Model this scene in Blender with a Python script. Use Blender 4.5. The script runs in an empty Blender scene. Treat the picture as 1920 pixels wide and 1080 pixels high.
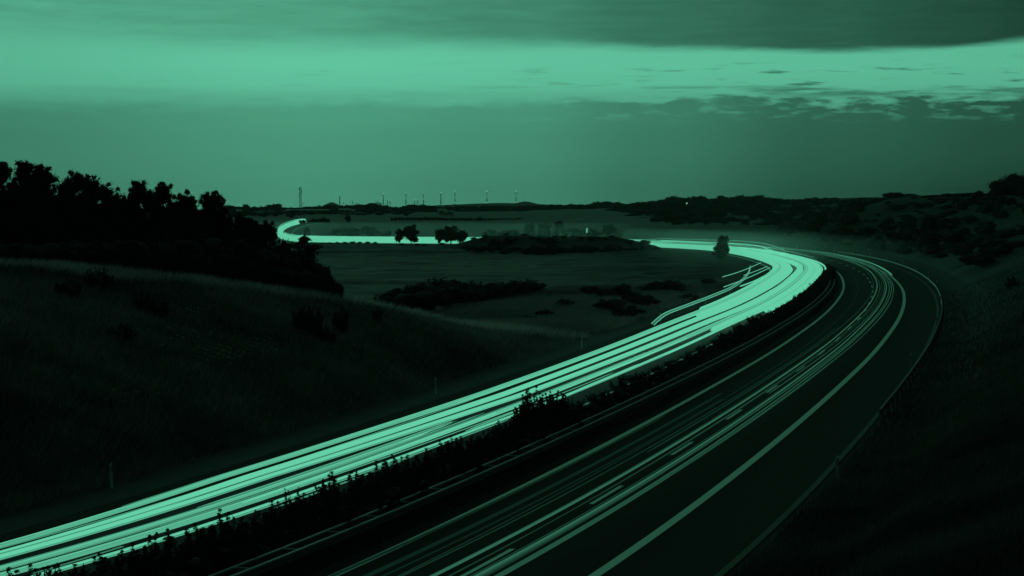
import bpy, math, random
import numpy as np
from mathutils import Vector
random.seed(7); rng = np.random.default_rng(7)
SC = bpy.context.scene; COL = SC.collection
R = math.radians
# ------------------------------------------------------------------ camera
F = 4400.0; H = 11.5; PITCH = math.atan(160 / F)
cam_d = bpy.data.cameras.new('camera'); cam = bpy.data.objects.new('camera', cam_d); COL.objects.link(cam)
cam.location = (0, 0, H); cam.rotation_euler = (math.pi / 2 - PITCH, 0, 0)
cam_d.sensor_width = 36; cam_d.lens = F / 1920 * 36; cam_d.clip_start = 0.5; cam_d.clip_end = 60000
SC.camera = cam
SC.render.resolution_x = 1024; SC.render.resolution_y = 576
SC.view_settings.view_transform = 'Standard'; SC.view_settings.look = 'None'
SC.view_settings.exposure = 0; SC.view_settings.gamma = 1; SC.view_settings.use_curve_mapping = False
TINT = (0.205, 1.0, 0.615)          # the teal light of the dusk (green channel = 1)
CAP = 0.62; HAZE = 5.0e-5
# ------------------------------------------------------------------ world
W = bpy.data.worlds.new('World'); SC.world = W; W.use_nodes = True
nt = W.node_tree; nt.nodes.clear()
class N:
    """small maths on node sockets"""
    def __init__(s, nt): s.nt = nt
    def m(s, op, a, b=None, c=None, clamp=False):
        n = s.nt.nodes.new('ShaderNodeMath'); n.operation = op; n.use_clamp = clamp
        for i, v in enumerate((a, b, c)):
            if v is None: continue
            if isinstance(v, (int, float)): n.inputs[i].default_value = v
            else: s.nt.links.new(v, n.inputs[i])
        return n.outputs[0]
    def ss(s, v, lo, hi, a=0.0, b=1.0, kind='SMOOTHSTEP'):
        n = s.nt.nodes.new('ShaderNodeMapRange'); n.interpolation_type = kind
        for nm, x in (('Value', v), ('From Min', lo), ('From Max', hi), ('To Min', a), ('To Max', b)):
            if isinstance(x, (int, float)): n.inputs[nm].default_value = x
            else: s.nt.links.new(x, n.inputs[nm])
        return n.outputs[0]
    def ramp(s, v, pts, lo, hi):
        """piecewise curve through (x, y) points"""
        t = s.ss(v, lo, hi, kind='LINEAR')
        n = s.nt.nodes.new('ShaderNodeValToRGB'); cr = n.color_ramp; cr.interpolation = 'B_SPLINE' if False else 'EASE'
        while len(cr.elements) > 1: cr.elements.remove(cr.elements[-1])
        cr.elements[0].position = (pts[0][0] - lo) / (hi - lo); y = pts[0][1]; cr.elements[0].color = (y, y, y, 1)
        for x, y in pts[1:]:
            e = cr.elements.new((x - lo) / (hi - lo)); e.color = (y, y, y, 1)
        s.nt.links.new(t, n.inputs[0]); 
        return s.m('MULTIPLY', n.outputs[0], 1.0)
    def mix(s, f, a, b):
        n = s.nt.nodes.new('ShaderNodeMix'); n.data_type = 'FLOAT'
        for i, v in ((0, f), (2, a), (3, b)):
            if isinstance(v, (int, float)): n.inputs[i].default_value = v
            else: s.nt.links.new(v, n.inputs[i])
        return n.outputs[0]
    def vec(s, x, y, z):
        n = s.nt.nodes.new('ShaderNodeCombineXYZ')
        for i, v in enumerate((x, y, z)):
            if isinstance(v, (int, float)): n.inputs[i].default_value = v
            else: s.nt.links.new(v, n.inputs[i])
        return n.outputs[0]
    def noise(s, v, scale, detail=4, rough=.55):
        n = s.nt.nodes.new('ShaderNodeTexNoise'); n.inputs['Scale'].default_value = scale
        n.inputs['Detail'].default_value = detail; n.inputs['Roughness'].default_value = rough
        s.nt.links.new(v, n.inputs['Vector']); return n.outputs[0]
k = N(nt)
tc = nt.nodes.new('ShaderNodeTexCoord'); sep = nt.nodes.new('ShaderNodeSeparateXYZ'); nt.links.new(tc.outputs['Generated'], sep.inputs[0])
X_, Y_, Z_ = sep.outputs
az = k.m('ARCTAN2', X_, Y_)                                      # azimuth, 0 = the way the camera looks, radians
hor = k.m('SQRT', k.m('ADD', k.m('MULTIPLY', X_, X_), k.m('MULTIPLY', Y_, Y_)))
el = k.m('ARCTAN2', Z_, hor)                                     # elevation
wide = k.vec(k.m('MULTIPLY', az, 1.0), k.m('MULTIPLY', el, 9.0), 0.0)
fine = k.vec(k.m('MULTIPLY', az, 1.0), k.m('MULTIPLY', el, 3.6), 3.3)
n1 = k.noise(wide, 9, 5); n2 = k.noise(fine, 52, 6, .62); n3 = k.noise(wide, 34, 5, .6); n4 = k.noise(wide, 2.2, 3)
n5 = k.noise(k.vec(az, k.m('MULTIPLY', el, 4.6), 7.7), 78, 4, .62)
# brightness of the three layers over azimuth: 0.1 rad = 440 px of the 1920 px frame
below = k.ramp(az, [(-1.6, .05), (-.6, .12), (-.22, .20), (-.08, .285), (0, .245), (.06, .175), (.13, .105), (.218, .07), (.6, .05), (1.6, .035)], -1.6, 1.6)
band = k.ramp(az, [(-1.6, .10), (-.6, .27), (-.22, .44), (-.08, .53), (.06, .495), (.13, .475), (.218, .455), (.6, .22), (1.6, .07)], -1.6, 1.6)
above = k.ramp(az, [(-1.6, .08), (-.6, .16), (-.22, .36), (-.10, .33), (0, .225), (.06, .15), (.13, .10), (.19, .068), (.218, .05), (.6, .045), (1.6, .035)], -1.6, 1.6)
# lower edge of the clear band, ragged towards the right
rag = k.ss(az, -.17, .10, .62, 1.2)
e_lo = k.m('ADD', el, k.m('MULTIPLY', rag, k.m('ADD', k.m('MULTIPLY', k.m('SUBTRACT', n2, .5), .015), k.m('MULTIPLY', k.m('SUBTRACT', n1, .5), .010))))
edge_w = k.ss(az, -.15, .12, .0042, .0016)
lowc = k.m('ADD', .0415, k.ss(az, -.22, .22, 0, .0015))
m_lo = k.ss(e_lo, k.m('SUBTRACT', lowc, edge_w), k.m('ADD', lowc, edge_w))
# upper edge, soft left, sharp right
e_hi = k.m('ADD', el, k.m('ADD', k.m('MULTIPLY', k.m('SUBTRACT', n1, .5), .009), k.m('MULTIPLY', k.m('SUBTRACT', n2, .5), .0012)))
up_w = k.ss(az, -.16, .12, .0080, .0022)
upc = k.ramp(az, [(-.22, .0705), (-.1, .0675), (0, .0665), (.08, .0655), (.14, .0640), (.18, .0645), (.218, .0680)], -.22, .218)
m_hi = k.ss(e_hi, k.m('SUBTRACT', upc, up_w), k.m('ADD', upc, up_w))
low = k.m('MULTIPLY', below, k.m('ADD', .86, k.m('MULTIPLY', n4, .28)))
low = k.m('MULTIPLY', low, k.ramp(el, [(0, .94), (.008, .96), (.025, 1.02), (.04, 1.10)], 0, .04))
bnd = k.m('MULTIPLY', band, k.ramp(el, [(.038, .66), (.044, .76), (.051, .94), (.058, 1.0), (.066, 1.0)], .038, .066))
hi = k.m('MULTIPLY', above, k.m('ADD', .74, k.m('MULTIPLY', n3, .54)))
hi = k.m('MULTIPLY', hi, k.ss(el, .06, .6, 1.0, .95, 'SMOOTHSTEP'))
v = k.mix(m_lo, low, bnd); v = k.mix(m_hi, v, hi)
# thin dark streaks of cloud in the clear band, mostly right
st = k.noise(k.vec(az, k.m('MULTIPLY', el, 11.0), 1.7), 30, 5, .6)
sm = k.m('MULTIPLY', k.ss(st, .55, .68), k.m('MULTIPLY', k.ss(az, -.16, .15, .22, .95), k.m('MULTIPLY', k.ss(el, .038, .045), k.ss(el, .054, .064, 1, 0))))
v = k.mix(sm, v, k.m('MULTIPLY', below, 1.35))
st2 = k.noise(k.vec(az, k.m('MULTIPLY', el, 16.0), 5.1), 13, 7, .66)
sm2 = k.m('MULTIPLY', k.ss(st2, .47, .60), k.m('MULTIPLY', k.ss(az, -.16, .06, .25, .85), k.m('MULTIPLY', k.ss(el, .0435, .0462), k.ss(el, .0478, .0505, 1, 0))))
v = k.mix(sm2, v, k.m('MULTIPLY', below, 1.3))
# light flecks just under the lower edge
fl = k.m('MULTIPLY', k.ss(n5, .50, .66), k.m('MULTIPLY', k.ss(az, -.18, .10, .22, .48), k.m('MULTIPLY', k.ss(el, .032, .0385), k.ss(el, .042, .0455, 1, 0))))
v = k.mix(fl, v, k.m('MULTIPLY', band, .7))

bh = k.ss(k.m('ABSOLUTE', az), .5, 2.6, 1.0, .42); v = k.m('MULTIPLY', v, bh)
# the sky as it is before 130 m of haze dims it towards the horizon
pth = k.m('MINIMUM', 19600.0, k.m('DIVIDE', 120.5, k.m('MAXIMUM', el, .0005))); T_ = k.m('EXPONENT', k.m('MULTIPLY', pth, -HAZE))
v = k.m('MAXIMUM', k.m('DIVIDE', k.m('SUBTRACT', v, k.m('MULTIPLY', k.m('SUBTRACT', 1.0, T_), .075)), T_), .02)
v = k.m('MULTIPLY', v, k.ss(el, -.02, -.002, .15, 1.0))
sky = nt.nodes.new('ShaderNodeTexSky'); sky.sky_type = 'NISHITA'; sky.sun_disc = False
sky.sun_elevation = R(1.5); sky.sun_rotation = R(-6)
bw = nt.nodes.new('ShaderNodeRGBToBW'); nt.links.new(sky.outputs[0], bw.inputs[0])
v = k.m('ADD', v, k.m('MINIMUM', k.m('MULTIPLY', bw.outputs[0], .0015), .02))
cmb = nt.nodes.new('ShaderNodeCombineXYZ')
for i in range(3): nt.links.new(k.m('MULTIPLY', v, (.222, 1.0, .635)[i]), cmb.inputs[i])
bg = nt.nodes.new('ShaderNodeBackground'); bg.inputs['Strength'].default_value = 1.0
nt.links.new(cmb.outputs[0], bg.inputs[0])
wo = nt.nodes.new('ShaderNodeOutputWorld'); nt.links.new(bg.outputs[0], wo.inputs[0])
# low afterglow from where the sun went down
sl = bpy.data.lights.new('sun', 'SUN'); sl.energy = .16; sl.angle = R(14); sl.color = TINT
so = bpy.data.objects.new('sun', sl); COL.objects.link(so)
so.rotation_euler = Vector((math.sin(R(-9)) * math.cos(R(5)), math.cos(R(-9)) * math.cos(R(5)), math.sin(R(5)))).to_track_quat('Z', 'Y').to_euler()
cy = SC.cycles; cy.max_bounces = 3; cy.diffuse_bounces = 2; cy.glossy_bounces = 1; cy.transmission_bounces = 1; cy.volume_bounces = 0
cy.transparent_max_bounces = 4; cy.use_denoising = True; cy.use_light_tree = True
# ------------------------------------------------------------------ helpers
def tag(o, label=None, cat=None, group=None, kind=None):
    if label: o['label'] = label
    if cat: o['category'] = cat
    if group: o['group'] = group
    if kind: o['kind'] = kind
    return o
def mesh_np(name, V, T, mat=None, smooth=False, tone=None):
    """mesh from (n,3) vertices and (m,3|4) faces"""
    V = np.asarray(V, np.float32); T = np.asarray(T, np.int32); me = bpy.data.meshes.new(name)
    me.vertices.add(len(V)); me.vertices.foreach_set('co', V.ravel())
    w = T.shape[1]; me.loops.add(T.size); me.loops.foreach_set('vertex_index', T.ravel())
    me.polygons.add(len(T)); me.polygons.foreach_set('loop_start', np.arange(0, T.size, w, dtype=np.int32))
    me.polygons.foreach_set('loop_total', np.full(len(T), w, np.int32))
    if smooth: me.polygons.foreach_set('use_smooth', np.ones(len(T), bool))
    me.update(calc_edges=True)
    if tone is not None:
        a = me.attributes.new('tone', 'FLOAT', 'POINT'); a.data.foreach_set('value', np.asarray(tone, np.float32))
    if mat: me.materials.append(mat)
    return me
def obj(name, me, parent=None, loc=None):
    o = bpy.data.objects.new(name, me); COL.objects.link(o)
    if parent: o.parent = parent
    if loc is not None: o.location = loc
    return o
def empty(name, loc=(0, 0, 0), rz=0):
    o = bpy.data.objects.new(name, None); COL.objects.link(o); o.location = loc; o.rotation_euler.z = rz; return o
class MB:
    """collects boxes and tubes into one mesh"""
    def __init__(s): s.v = []; s.f = []
    def box(s, c, d, rz=0.0):
        b = len(s.v); ca, sa = math.cos(rz), math.sin(rz)
        for z in (-1, 1):
            for x, y in ((-1, -1), (1, -1), (1, 1), (-1, 1)):
                px, py = x * d[0] / 2, y * d[1] / 2
                s.v.append((c[0] + px * ca - py * sa, c[1] + px * sa + py * ca, c[2] + z * d[2] / 2))
        s.f += [[b + i for i in q] for q in ((3, 2, 1, 0), (4, 5, 6, 7), (0, 1, 5, 4), (1, 2, 6, 5), (2, 3, 7, 6), (3, 0, 4, 7))]
        return s
    def tube(s, pts, rad, n=6):
        b = len(s.v); pts = [Vector(p) for p in pts]; m = len(pts)
        for i, p in enumerate(pts):
            t = (pts[min(i + 1, m - 1)] - pts[max(i - 1, 0)]).normalized()
            u = t.cross(Vector((0.02, .03, 1)) if abs(t.z) < .9 else Vector((1, .02, 0))).normalized(); w = u.cross(t)
            r = rad[i] if isinstance(rad, (list, tuple)) else rad
            for j in range(n):
                a = 2 * math.pi * j / n; s.v.append(tuple(p + (u * math.cos(a) + w * math.sin(a)) * r))
        for i in range(m - 1):
            for j in range(n):
                s.f.append([b + i * n + j, b + i * n + (j + 1) % n, b + (i + 1) * n + (j + 1) % n, b + (i + 1) * n + j])
        s.v.append(tuple(pts[0])); s.v.append(tuple(pts[-1])); e = len(s.v)
        for j in range(n):
            s.f.append([e - 2, b + (j + 1) % n, b + j, b + j][:3]); q = b + (m - 1) * n; s.f.append([e - 1, q + j, q + (j + 1) % n])
        return s
    def mesh(s, name, mat, smooth=False):
        me = bpy.data.meshes.new(name); me.from_pydata(s.v, [], s.f); me.materials.append(mat)
        if smooth: me.polygons.foreach_set('use_smooth', [True] * len(me.polygons))
        me.update(); return me
def ray(px, py):
    x = (px - 960) / F; y = (540 - py) / F; c, s_ = math.cos(PITCH), math.sin(PITCH)
    return Vector((x, c + y * s_, -s_ + y * c))
def gp(px, py, z=0.0):
    d = ray(px, py); t = (z - H) / d.z; return (d.x * t, d.y * t, z)
def at(px, py, D):
    d = ray(px, py); t = D / d.y; return (d.x * t, D, H + d.z * t)
# ------------------------------------------------------------------ materials
def mat(name, col, rough=.8, noise=0.0, scale=3.0, spec=.3, tone=False, metal=0, bump=0.0, rnd=0.0, coords='Object'):
    m = bpy.data.materials.new(name); m.use_nodes = True; t = m.node_tree; b = t.nodes['Principled BSDF']
    b.inputs['Roughness'].default_value = rough; b.inputs['Specular IOR Level'].default_value = spec; b.inputs['Metallic'].default_value = metal
    q = N(t); f = None
    if noise:
        tcn = t.nodes.new('ShaderNodeTexCoord')
        nz = q.noise(tcn.outputs[coords], scale, 6, .65); f = q.m('ADD', 1 - noise, q.m('MULTIPLY', nz, 2 * noise))
        if bump:
            bn = t.nodes.new('ShaderNodeBump'); bn.inputs['Distance'].default_value = bump; t.links.new(nz, bn.inputs['Height']); t.links.new(bn.outputs[0], b.inputs['Normal'])
    if tone:
        a = t.nodes.new('ShaderNodeAttribute'); a.attribute_name = 'tone'; f = q.m('MULTIPLY', f, a.outputs['Fac']) if f is not None else a.outputs['Fac']
    if rnd:
        oi = t.nodes.new('ShaderNodeObjectInfo'); g = q.m('ADD', 1 - rnd, q.m('MULTIPLY', oi.outputs['Random'], 2 * rnd))
        f = q.m('MULTIPLY', f, g) if f is not None else g
    if f is None: b.inputs['Base Color'].default_value = (*col, 1)
    else:
        t.links.new(q.vec(*[q.m('MULTIPLY', f, c) for c in col]), b.inputs['Base Color'])
    return m
def emis(name, s, col=TINT):
    m = bpy.data.materials.new(name); m.use_nodes = True; t = m.node_tree; t.nodes.clear()
    e = t.nodes.new('ShaderNodeEmission'); e.inputs[0].default_value = (*col, 1); e.inputs[1].default_value = s
    o = t.nodes.new('ShaderNodeOutputMaterial'); t.links.new(e.outputs[0], o.inputs[0]); return m
M = dict(
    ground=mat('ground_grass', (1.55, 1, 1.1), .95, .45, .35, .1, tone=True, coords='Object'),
    asphalt=mat('asphalt', (.048, .029, .033), 1.0, .30, .6, .03, bump=.004),
    paint=mat('road_paint', (.86, .86, .84), .6, .16, 2.2, .4),
    steel=mat('galvanised_steel', (.16, .11, .12), .6, .15, 2, .3, metal=.2),
    post=mat('post_white', (.50, .50, .48), .6, .08, 6),
    black=mat('post_black', (.02, .02, .02), .6),
    bark=mat('bark', (.05, .042, .034), .95, .35, 4),
    pine=mat('pine_needles', (.042, .022, .026), .9, rnd=.2, spec=.1),
    leaf=mat('leaves', (.055, .032, .036), .85, rnd=.3, spec=.12),
    leafd=mat('dark_leaves', (.046, .025, .029), .9, rnd=.25, spec=.1),
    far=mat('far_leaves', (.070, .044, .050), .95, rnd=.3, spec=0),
    grass=mat('grass_blades', (1.45, 1, 1.08), .9, tone=True, spec=.1),
    flower=mat('flower_white', (.6, .6, .55), .8),
    roof=mat('pale_roof', (.42, .42, .40), .7, .1, .4), wall=mat('pale_wall', (.33, .33, .31), .85, .1, .5), dark=mat('dark_glass', (.03, .03, .035), .3),
    mast=mat('mast_steel', (.10, .10, .10), .7), turbine=mat('turbine_paint', (.30, .30, .30), .6),
)
def see_through(m, f):
    t = m.node_tree; b = t.nodes['Principled BSDF']; tr = t.nodes.new('ShaderNodeBsdfTranslucent'); mx = t.nodes.new('ShaderNodeMixShader'); mx.inputs[0].default_value = f
    l = b.inputs['Base Color'].links
    if l: t.links.new(l[0].from_socket, tr.inputs[0])
    else: tr.inputs[0].default_value = b.inputs['Base Color'].default_value
    t.links.new(b.outputs[0], mx.inputs[1]); t.links.new(tr.outputs[0], mx.inputs[2]); t.links.new(mx.outputs[0], t.nodes['Material Output'].inputs['Surface'])
see_through(M['grass'], .5)
# ------------------------------------------------------------------ the two carriageways as reference lines
def spline(P, step=2.0, sm=6):
    P = np.array(P, float); n = len(P); out = []
    for i in range(n - 1):
        p0, p1, p2, p3 = P[max(i - 1, 0)], P[i], P[i + 1], P[min(i + 2, n - 1)]
        L = np.linalg.norm(p2 - p1); m = max(2, int(L / .5))
        for j in range(m):
            t = j / m; out.append(.5 * (2 * p1 + (p2 - p0) * t + (2 * p0 - 5 * p1 + 4 * p2 - p3) * t * t + (-p0 + 3 * p1 - 3 * p2 + p3) * t ** 3))
    out.append(P[-1]); out = np.array(out); s = np.r_[0, np.cumsum(np.linalg.norm(np.diff(out, axis=0), axis=1))]
    q = np.arange(0, s[-1], step); C = np.stack([np.interp(q, s, out[:, i]) for i in range(3)], 1)
    w = np.exp(-.5 * (np.arange(-3 * sm, 3 * sm + 1) / sm) ** 2); w /= w.sum()
    ext = np.r_[C[:1] + (C[:1] - C[1:3 * sm + 1][::-1]), C, C[-1:] + (C[-1:] - C[-3 * sm - 1:-1][::-1])]
    return np.stack([np.convolve(ext[:, i], w, 'valid') for i in range(3)], 1)
Lp = [gp(-900, 1330), gp(0, 1062, .65), gp(480, 911, .65), gp(960, 740, .65), gp(1200, 649, .65), gp(1320, 599, .65), gp(1380, 576, .65), gp(1440, 545, .65), gp(1475, 521, .65), gp(1490, 500, .65),
      (51.2, 452, 0), (51.8, 505, 0), (50.6, 542, 0), (46.5, 572, 0), (38.0, 603, 0), (15, 640, 0), (-15, 654, 0), (-38, 664, 0)] + [at(a_, b_, c_) for a_, b_, c_ in ((570, 450.5, 678), (543, 449, 692), (527.5, 443.5, 712), (523.5, 436, 738), (529, 428.5, 770), (544, 421.5, 815), (563, 417.0, 880), (590, 414, 960))]
Lp = [(p[0], p[1], 0 if i <= 17 else max(p[2] - .62, 0)) for i, p in enumerate(Lp)]
Rp = [gp(200, 1420), gp(885, 1080), gp(957, 1038), gp(1107, 946), gp(1172, 910), gp(1262, 852), gp(1307, 824), gp(1368, 783), gp(1400, 763), gp(1500, 692), gp(1540, 664), gp(1567, 639), gp(1590, 619),
      gp(1609, 600), gp(1621, 585), gp(1628, 574), gp(1636, 554), gp(1636, 538), gp(1621, 515), gp(1593, 499.5), (63.4, 465, 0), (64.2, 510, 0), (61.5, 552, 0), (55, 592, 0), (42, 625, 0), (16, 655, 0),
      (-12, 668, 0), (-34, 678, 0), (-50, 690, 0), (-58, 712, .5), (-60.5, 745, 1.4), (-62, 790, 2.9), (-64, 850, 3.9), (-62, 945, 4.4)]
LC = spline(Lp); RC = spline(Rp, sm=7); RC = RC[:int(np.where(RC[:, 1] < 690)[0][-1])]
def normals(C):
    T = np.gradient(C[:, :2], axis=0); T /= np.linalg.norm(T, axis=1)[:, None]; return np.stack([T[:, 1], -T[:, 0]], 1)   # to the right
LN, RN = normals(LC), normals(RC)
def off(C, Nn, d, z=0.0, a=0, b=None):
    b = len(C) if b is None else b; P = C[a:b].copy(); dd = d[a:b] if hasattr(d, '__len__') else d
    P[:, :2] += Nn[a:b] * (dd[:, None] if hasattr(dd, '__len__') else dd); P[:, 2] += z; return P
def near(C, Nn, x, y):
    """distance to a line, signed lateral offset, height of the line, index"""
    sh = x.shape; x = x.ravel(); y = y.ravel(); D = np.empty(len(x)); S = np.empty(len(x)); Zr = np.empty(len(x)); I = np.empty(len(x), int)
    for i in range(0, len(x), 4000):
        dx = x[i:i + 4000, None] - C[None, :, 0]; dy = y[i:i + 4000, None] - C[None, :, 1]; d2 = dx * dx + dy * dy; j = d2.argmin(1); r = np.arange(len(j))
        D[i:i + 4000] = np.sqrt(d2[r, j]); S[i:i + 4000] = dx[r, j] * Nn[j, 0] + dy[r, j] * Nn[j, 1]; Zr[i:i + 4000] = C[j, 2]; I[i:i + 4000] = j
    return D.reshape(sh), S.reshape(sh), Zr.reshape(sh), I.reshape(sh)
def sst(a, b, x): t = np.clip((x - a) / (b - a), 0, 1); return t * t * (3 - 2 * t)
def nz2(x, y, s, seed=0):
    """cheap smooth value noise"""
    x = x / s + seed * 17.3; y = y / s + seed * 9.1; xi = np.floor(x); yi = np.floor(y); fx = x - xi; fy = y - yi; fx = fx * fx * (3 - 2 * fx); fy = fy * fy * (3 - 2 * fy)
    h = lambda a, b: (np.sin(a * 127.1 + b * 311.7 + seed) * 43758.5453) % 1.0
    return (h(xi, yi) * (1 - fx) + h(xi + 1, yi) * fx) * (1 - fy) + (h(xi, yi + 1) * (1 - fx) + h(xi + 1, yi + 1) * fx) * fy - .5
def seg_bump(x, y, ax, ay, bx, by, hw, h, endr=12):
    dx, dy = bx - ax, by - ay; L = math.hypot(dx, dy); t = ((x - ax) * dx + (y - ay) * dy) / L; w = np.abs((x - ax) * -dy + (y - ay) * dx) / L
    return h * sst(hw, 0, w) ** .8 * sst(-endr, endr * .4, t) * sst(L + endr, L - endr * .4, t)
def terrain(x, y, full=False):
    x = np.atleast_1d(np.asarray(x, float)); y = np.atleast_1d(np.asarray(y, float))
    dl, sl_, zl, il = near(LC, LN, x, y); dr, sr, zr, ir = near(RC, RN, x, y)
    Y = np.maximum(y, 1); u = x / Y
    # mound left of the road
    s = np.maximum(-sl_ - 6.6, 0); s = np.where(y < 260, s, 0)
    cap = np.interp(y, [0, 60, 120, 150, 160, 172, 186, 200, 225, 260], [9, 9, 8.1, 7.3, 6.5, 4.8, 2.1, .9, .2, 0])
    cap = cap + np.clip((-x - 26) * .03, 0, 1.2) * sst(215, 150, y)
    rise = .36 * s
    z1 = -np.log(np.exp(-rise * .9) + np.exp(-cap * .9)) / .9 + np.log(2) / .9 * sst(3, 0, s + cap * 0) * 0
    z1 = np.where(s > 0, np.maximum(z1 - np.log1p(np.exp(-cap * .9)) / -.9 * 0, 0), 0) * sst(0, 4, s)
    # bank right of the road
    s2 = np.maximum(sr - 9.2, 0); s2 = np.where(dr > 9, s2, 0)
    cap2 = 11.8 * sst(.105, .172, u) * sst(900, 620, y) + 1.2 * sst(.06, .12, u) * sst(900, 700, y)
    r2 = .38 * s2; z2 = np.maximum(-np.log(np.exp(-r2 * .7) + np.exp(-cap2 * .7)) / .7, 0) * sst(0, 4, s2)
    # far country
    pxs = [-.4, -.22, -.08, 0, .055, .125, .2, .4]
    zf = np.interp(u, pxs, [3, 2.0, 3.0, 4.5, 8.5, 14.5, 19, 22]) * sst(780, 2500, y)
    zf = zf + 3.2 * sst(720, 1500, y) * sst(-.02, .05, u) * sst(2400, 1300, y) * .6
    z3 = seg_bump(x, y, -7, 603, 28, 578, 18, 3.1, 9)
    # rise on which the field behind the curve lies
    z4 = 2.4 * sst(660, 735, y) * sst(.03, .06, u) * sst(1300, 760, y)
    n = nz2(x, y, 17, 1) * .9 + nz2(x, y, 5.5, 2) * .45 + nz2(x, y, 2.1, 3) * .22
    away = np.minimum(dl - 7.5, dr - 9.5); amp = sst(0, 7, away)
    valley = -1.0 * sst(14, 45, np.where(y < 560, -sl_, 0)) * sst(205, 250, y) * sst(590, 520, y)
    z = z1 + z2 + (zf - np.maximum(y - np.interp(u, [-.08, .1, .2], [2600, 3000, 3400]), 0) * .0045) * amp + z3 + z4 * amp + valley + n * amp * .6 * np.clip(Y / 200, .6, 1.6)
    zroad = np.where(dl < dr, zl, zr); k_ = sst(0, 18, away); z = z * (1 - (1 - k_) * (y > 660)) + zroad * (1 - k_) * (y > 660)
    z = np.where(away < 0, zroad - .06, z)
    if full: return z, dict(dl=dl, sl=sl_, dr=dr, sr=sr, u=u, y=y, x=x, away=away, s=s, s2=s2, z1=z1)
    return z
def tz(x, y): return float(terrain(x, y)[0])
# ------------------------------------------------------------------ ground sheet
us = np.unique(np.r_[np.linspace(-.26, .26, 520), np.linspace(-.26, -2.5, 60), np.linspace(.26, 2.5, 60)])
ys = np.unique(np.r_[np.geomspace(14, 60, 30), np.geomspace(60, 330, 420), np.geomspace(330, 900, 300), np.geomspace(900, 3200, 120), np.geomspace(3200, 20000, 40)])
U, YY = np.meshgrid(us, ys); XX = U * YY
Z, info = terrain(XX, YY, True)
x, y, u = info['x'], info['y'], info['u']
nn = nz2(x, y, 40, 5) + .6 * nz2(x, y, 13, 6) + .4 * nz2(x, y, 4, 8)
tone = .052 + .028 * nn
field = sst(235, 285, y) * sst(590, 520, y) * sst(.052, .01, u) * sst(-6, -30, info['sl'])            # stubble field in the valley
rows = .5 + .5 * np.sin((y + x * .22) * 1.25)
tone = tone * (1 - field) + field * (.105 + .012 * rows + .014 * nn)
ff = sst(700, 780, y); fld = nz2(x, y * .45, 260, 11) + .4 * nz2(x, y * .4, 120, 12)
tone = tone * (1 - ff) + ff * np.clip(.085 + .09 * fld, .035, .15)
tone = np.where(y > 2700, .05, tone)
tone += .05 * sst(200, 225, y) * sst(400, 300, y) * sst(-6, -9, info['sl']) * sst(-.04, .0, u) * (1 - field)
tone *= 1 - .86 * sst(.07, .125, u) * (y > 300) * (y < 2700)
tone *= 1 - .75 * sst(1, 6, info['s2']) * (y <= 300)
tone *= 1 - .45 * sst(0, 2.5, seg_bump(x, y, -12, 603, 27, 576, 17, 2.7))
tone += .035 * sst(-2.2, 0, -np.abs(info['sl'] + 6.8)) * (y < 600) * 0
nr, nc = Z.shape; idx = np.arange(nr * nc).reshape(nr, nc)
Q = np.stack([idx[:-1, :-1], idx[:-1, 1:], idx[1:, 1:], idx[1:, :-1]], -1).reshape(-1, 4)
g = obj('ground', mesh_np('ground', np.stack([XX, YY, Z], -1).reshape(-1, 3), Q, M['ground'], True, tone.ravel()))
tag(g, kind='structure')
a_ = .04
g2 = obj('lower_ground', mesh_np('lower_ground', [(-25000, -6000, -90), (25000, -6000, -90), (25000, 30000, -90), (-25000, 30000, -90)], [[0, 1, 2, 3]], M['ground'], False, [a_] * 4)); tag(g2, kind='structure')
# ------------------------------------------------------------------ carriageways and paint
def strip(C, Nn, d0, d1, z, a=0, b=None):
    A = off(C, Nn, d0, z, a, b); B = off(C, Nn, d1, z, a, b); n = len(A)
    V = np.empty((2 * n, 3)); V[0::2] = A; V[1::2] = B; i = np.arange(n - 1) * 2
    return V, np.stack([i, i + 1, i + 3, i + 2], 1)
def ribbon(name, C, Nn, d0, d1, z, m, parent=None, a=0, b=None):
    V, T = strip(C, Nn, d0, d1, z, a, b); return obj(name, mesh_np(name, V, T, m), parent)
rl = ribbon('left_carriageway', LC, LN, -5.3, 4.3, 0.0, M['asphalt']); tag(rl, kind='structure')
rr = ribbon('right_carriageway', RC, RN, -4.5, 7.5, 0.0, M['asphalt']); tag(rr, kind='structure')
ribbon('edge_line', RC, RN, 3.72, 4.08, .006, M['paint'], rr)
ribbon('edge_line', RC, RN, -4.0, -3.70, .006, M['paint'], rr)
ribbon('edge_line', LC, LN, -4.1, -3.85, .006, M['paint'], rl)
ribbon('edge_line', LC, LN, 3.75, 3.95, .006, M['paint'], rl)
ribbon('tar_seam', RC, RN, -1.95, -1.88, .004, M['black'], rr)
def index_near(C, p): return int(((C[:, 0] - p[0]) ** 2 + (C[:, 1] - p[1]) ** 2).argmin())
def fine_line(C, st=.5):
    s = np.r_[0, np.cumsum(np.linalg.norm(np.diff(C, axis=0), axis=1))]; q = np.arange(0, s[-1], st); return np.stack([np.interp(q, s, C[:, i]) for i in range(3)], 1)
RF, LF = fine_line(RC), fine_line(LC); RFN, LFN = normals(RF), normals(LF)
i0 = index_near(RF, gp(1107, 946))
for C_, N_, i_, par in ((RF, RFN, i0, rr), (LF, LFN, index_near(LF, (-10, 90)), rl)):
    j = i_ % 36
    while j + 13 < len(C_) and C_[j][1] < 720:
        if 55 < C_[j][1] < (999 if par is rr else 140): ribbon('lane_dash', C_, N_, -.09 if par is rr else -.02, .09 if par is rr else .13, .006, M['paint'], par, j, j + 13)
        j += 36
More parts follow.
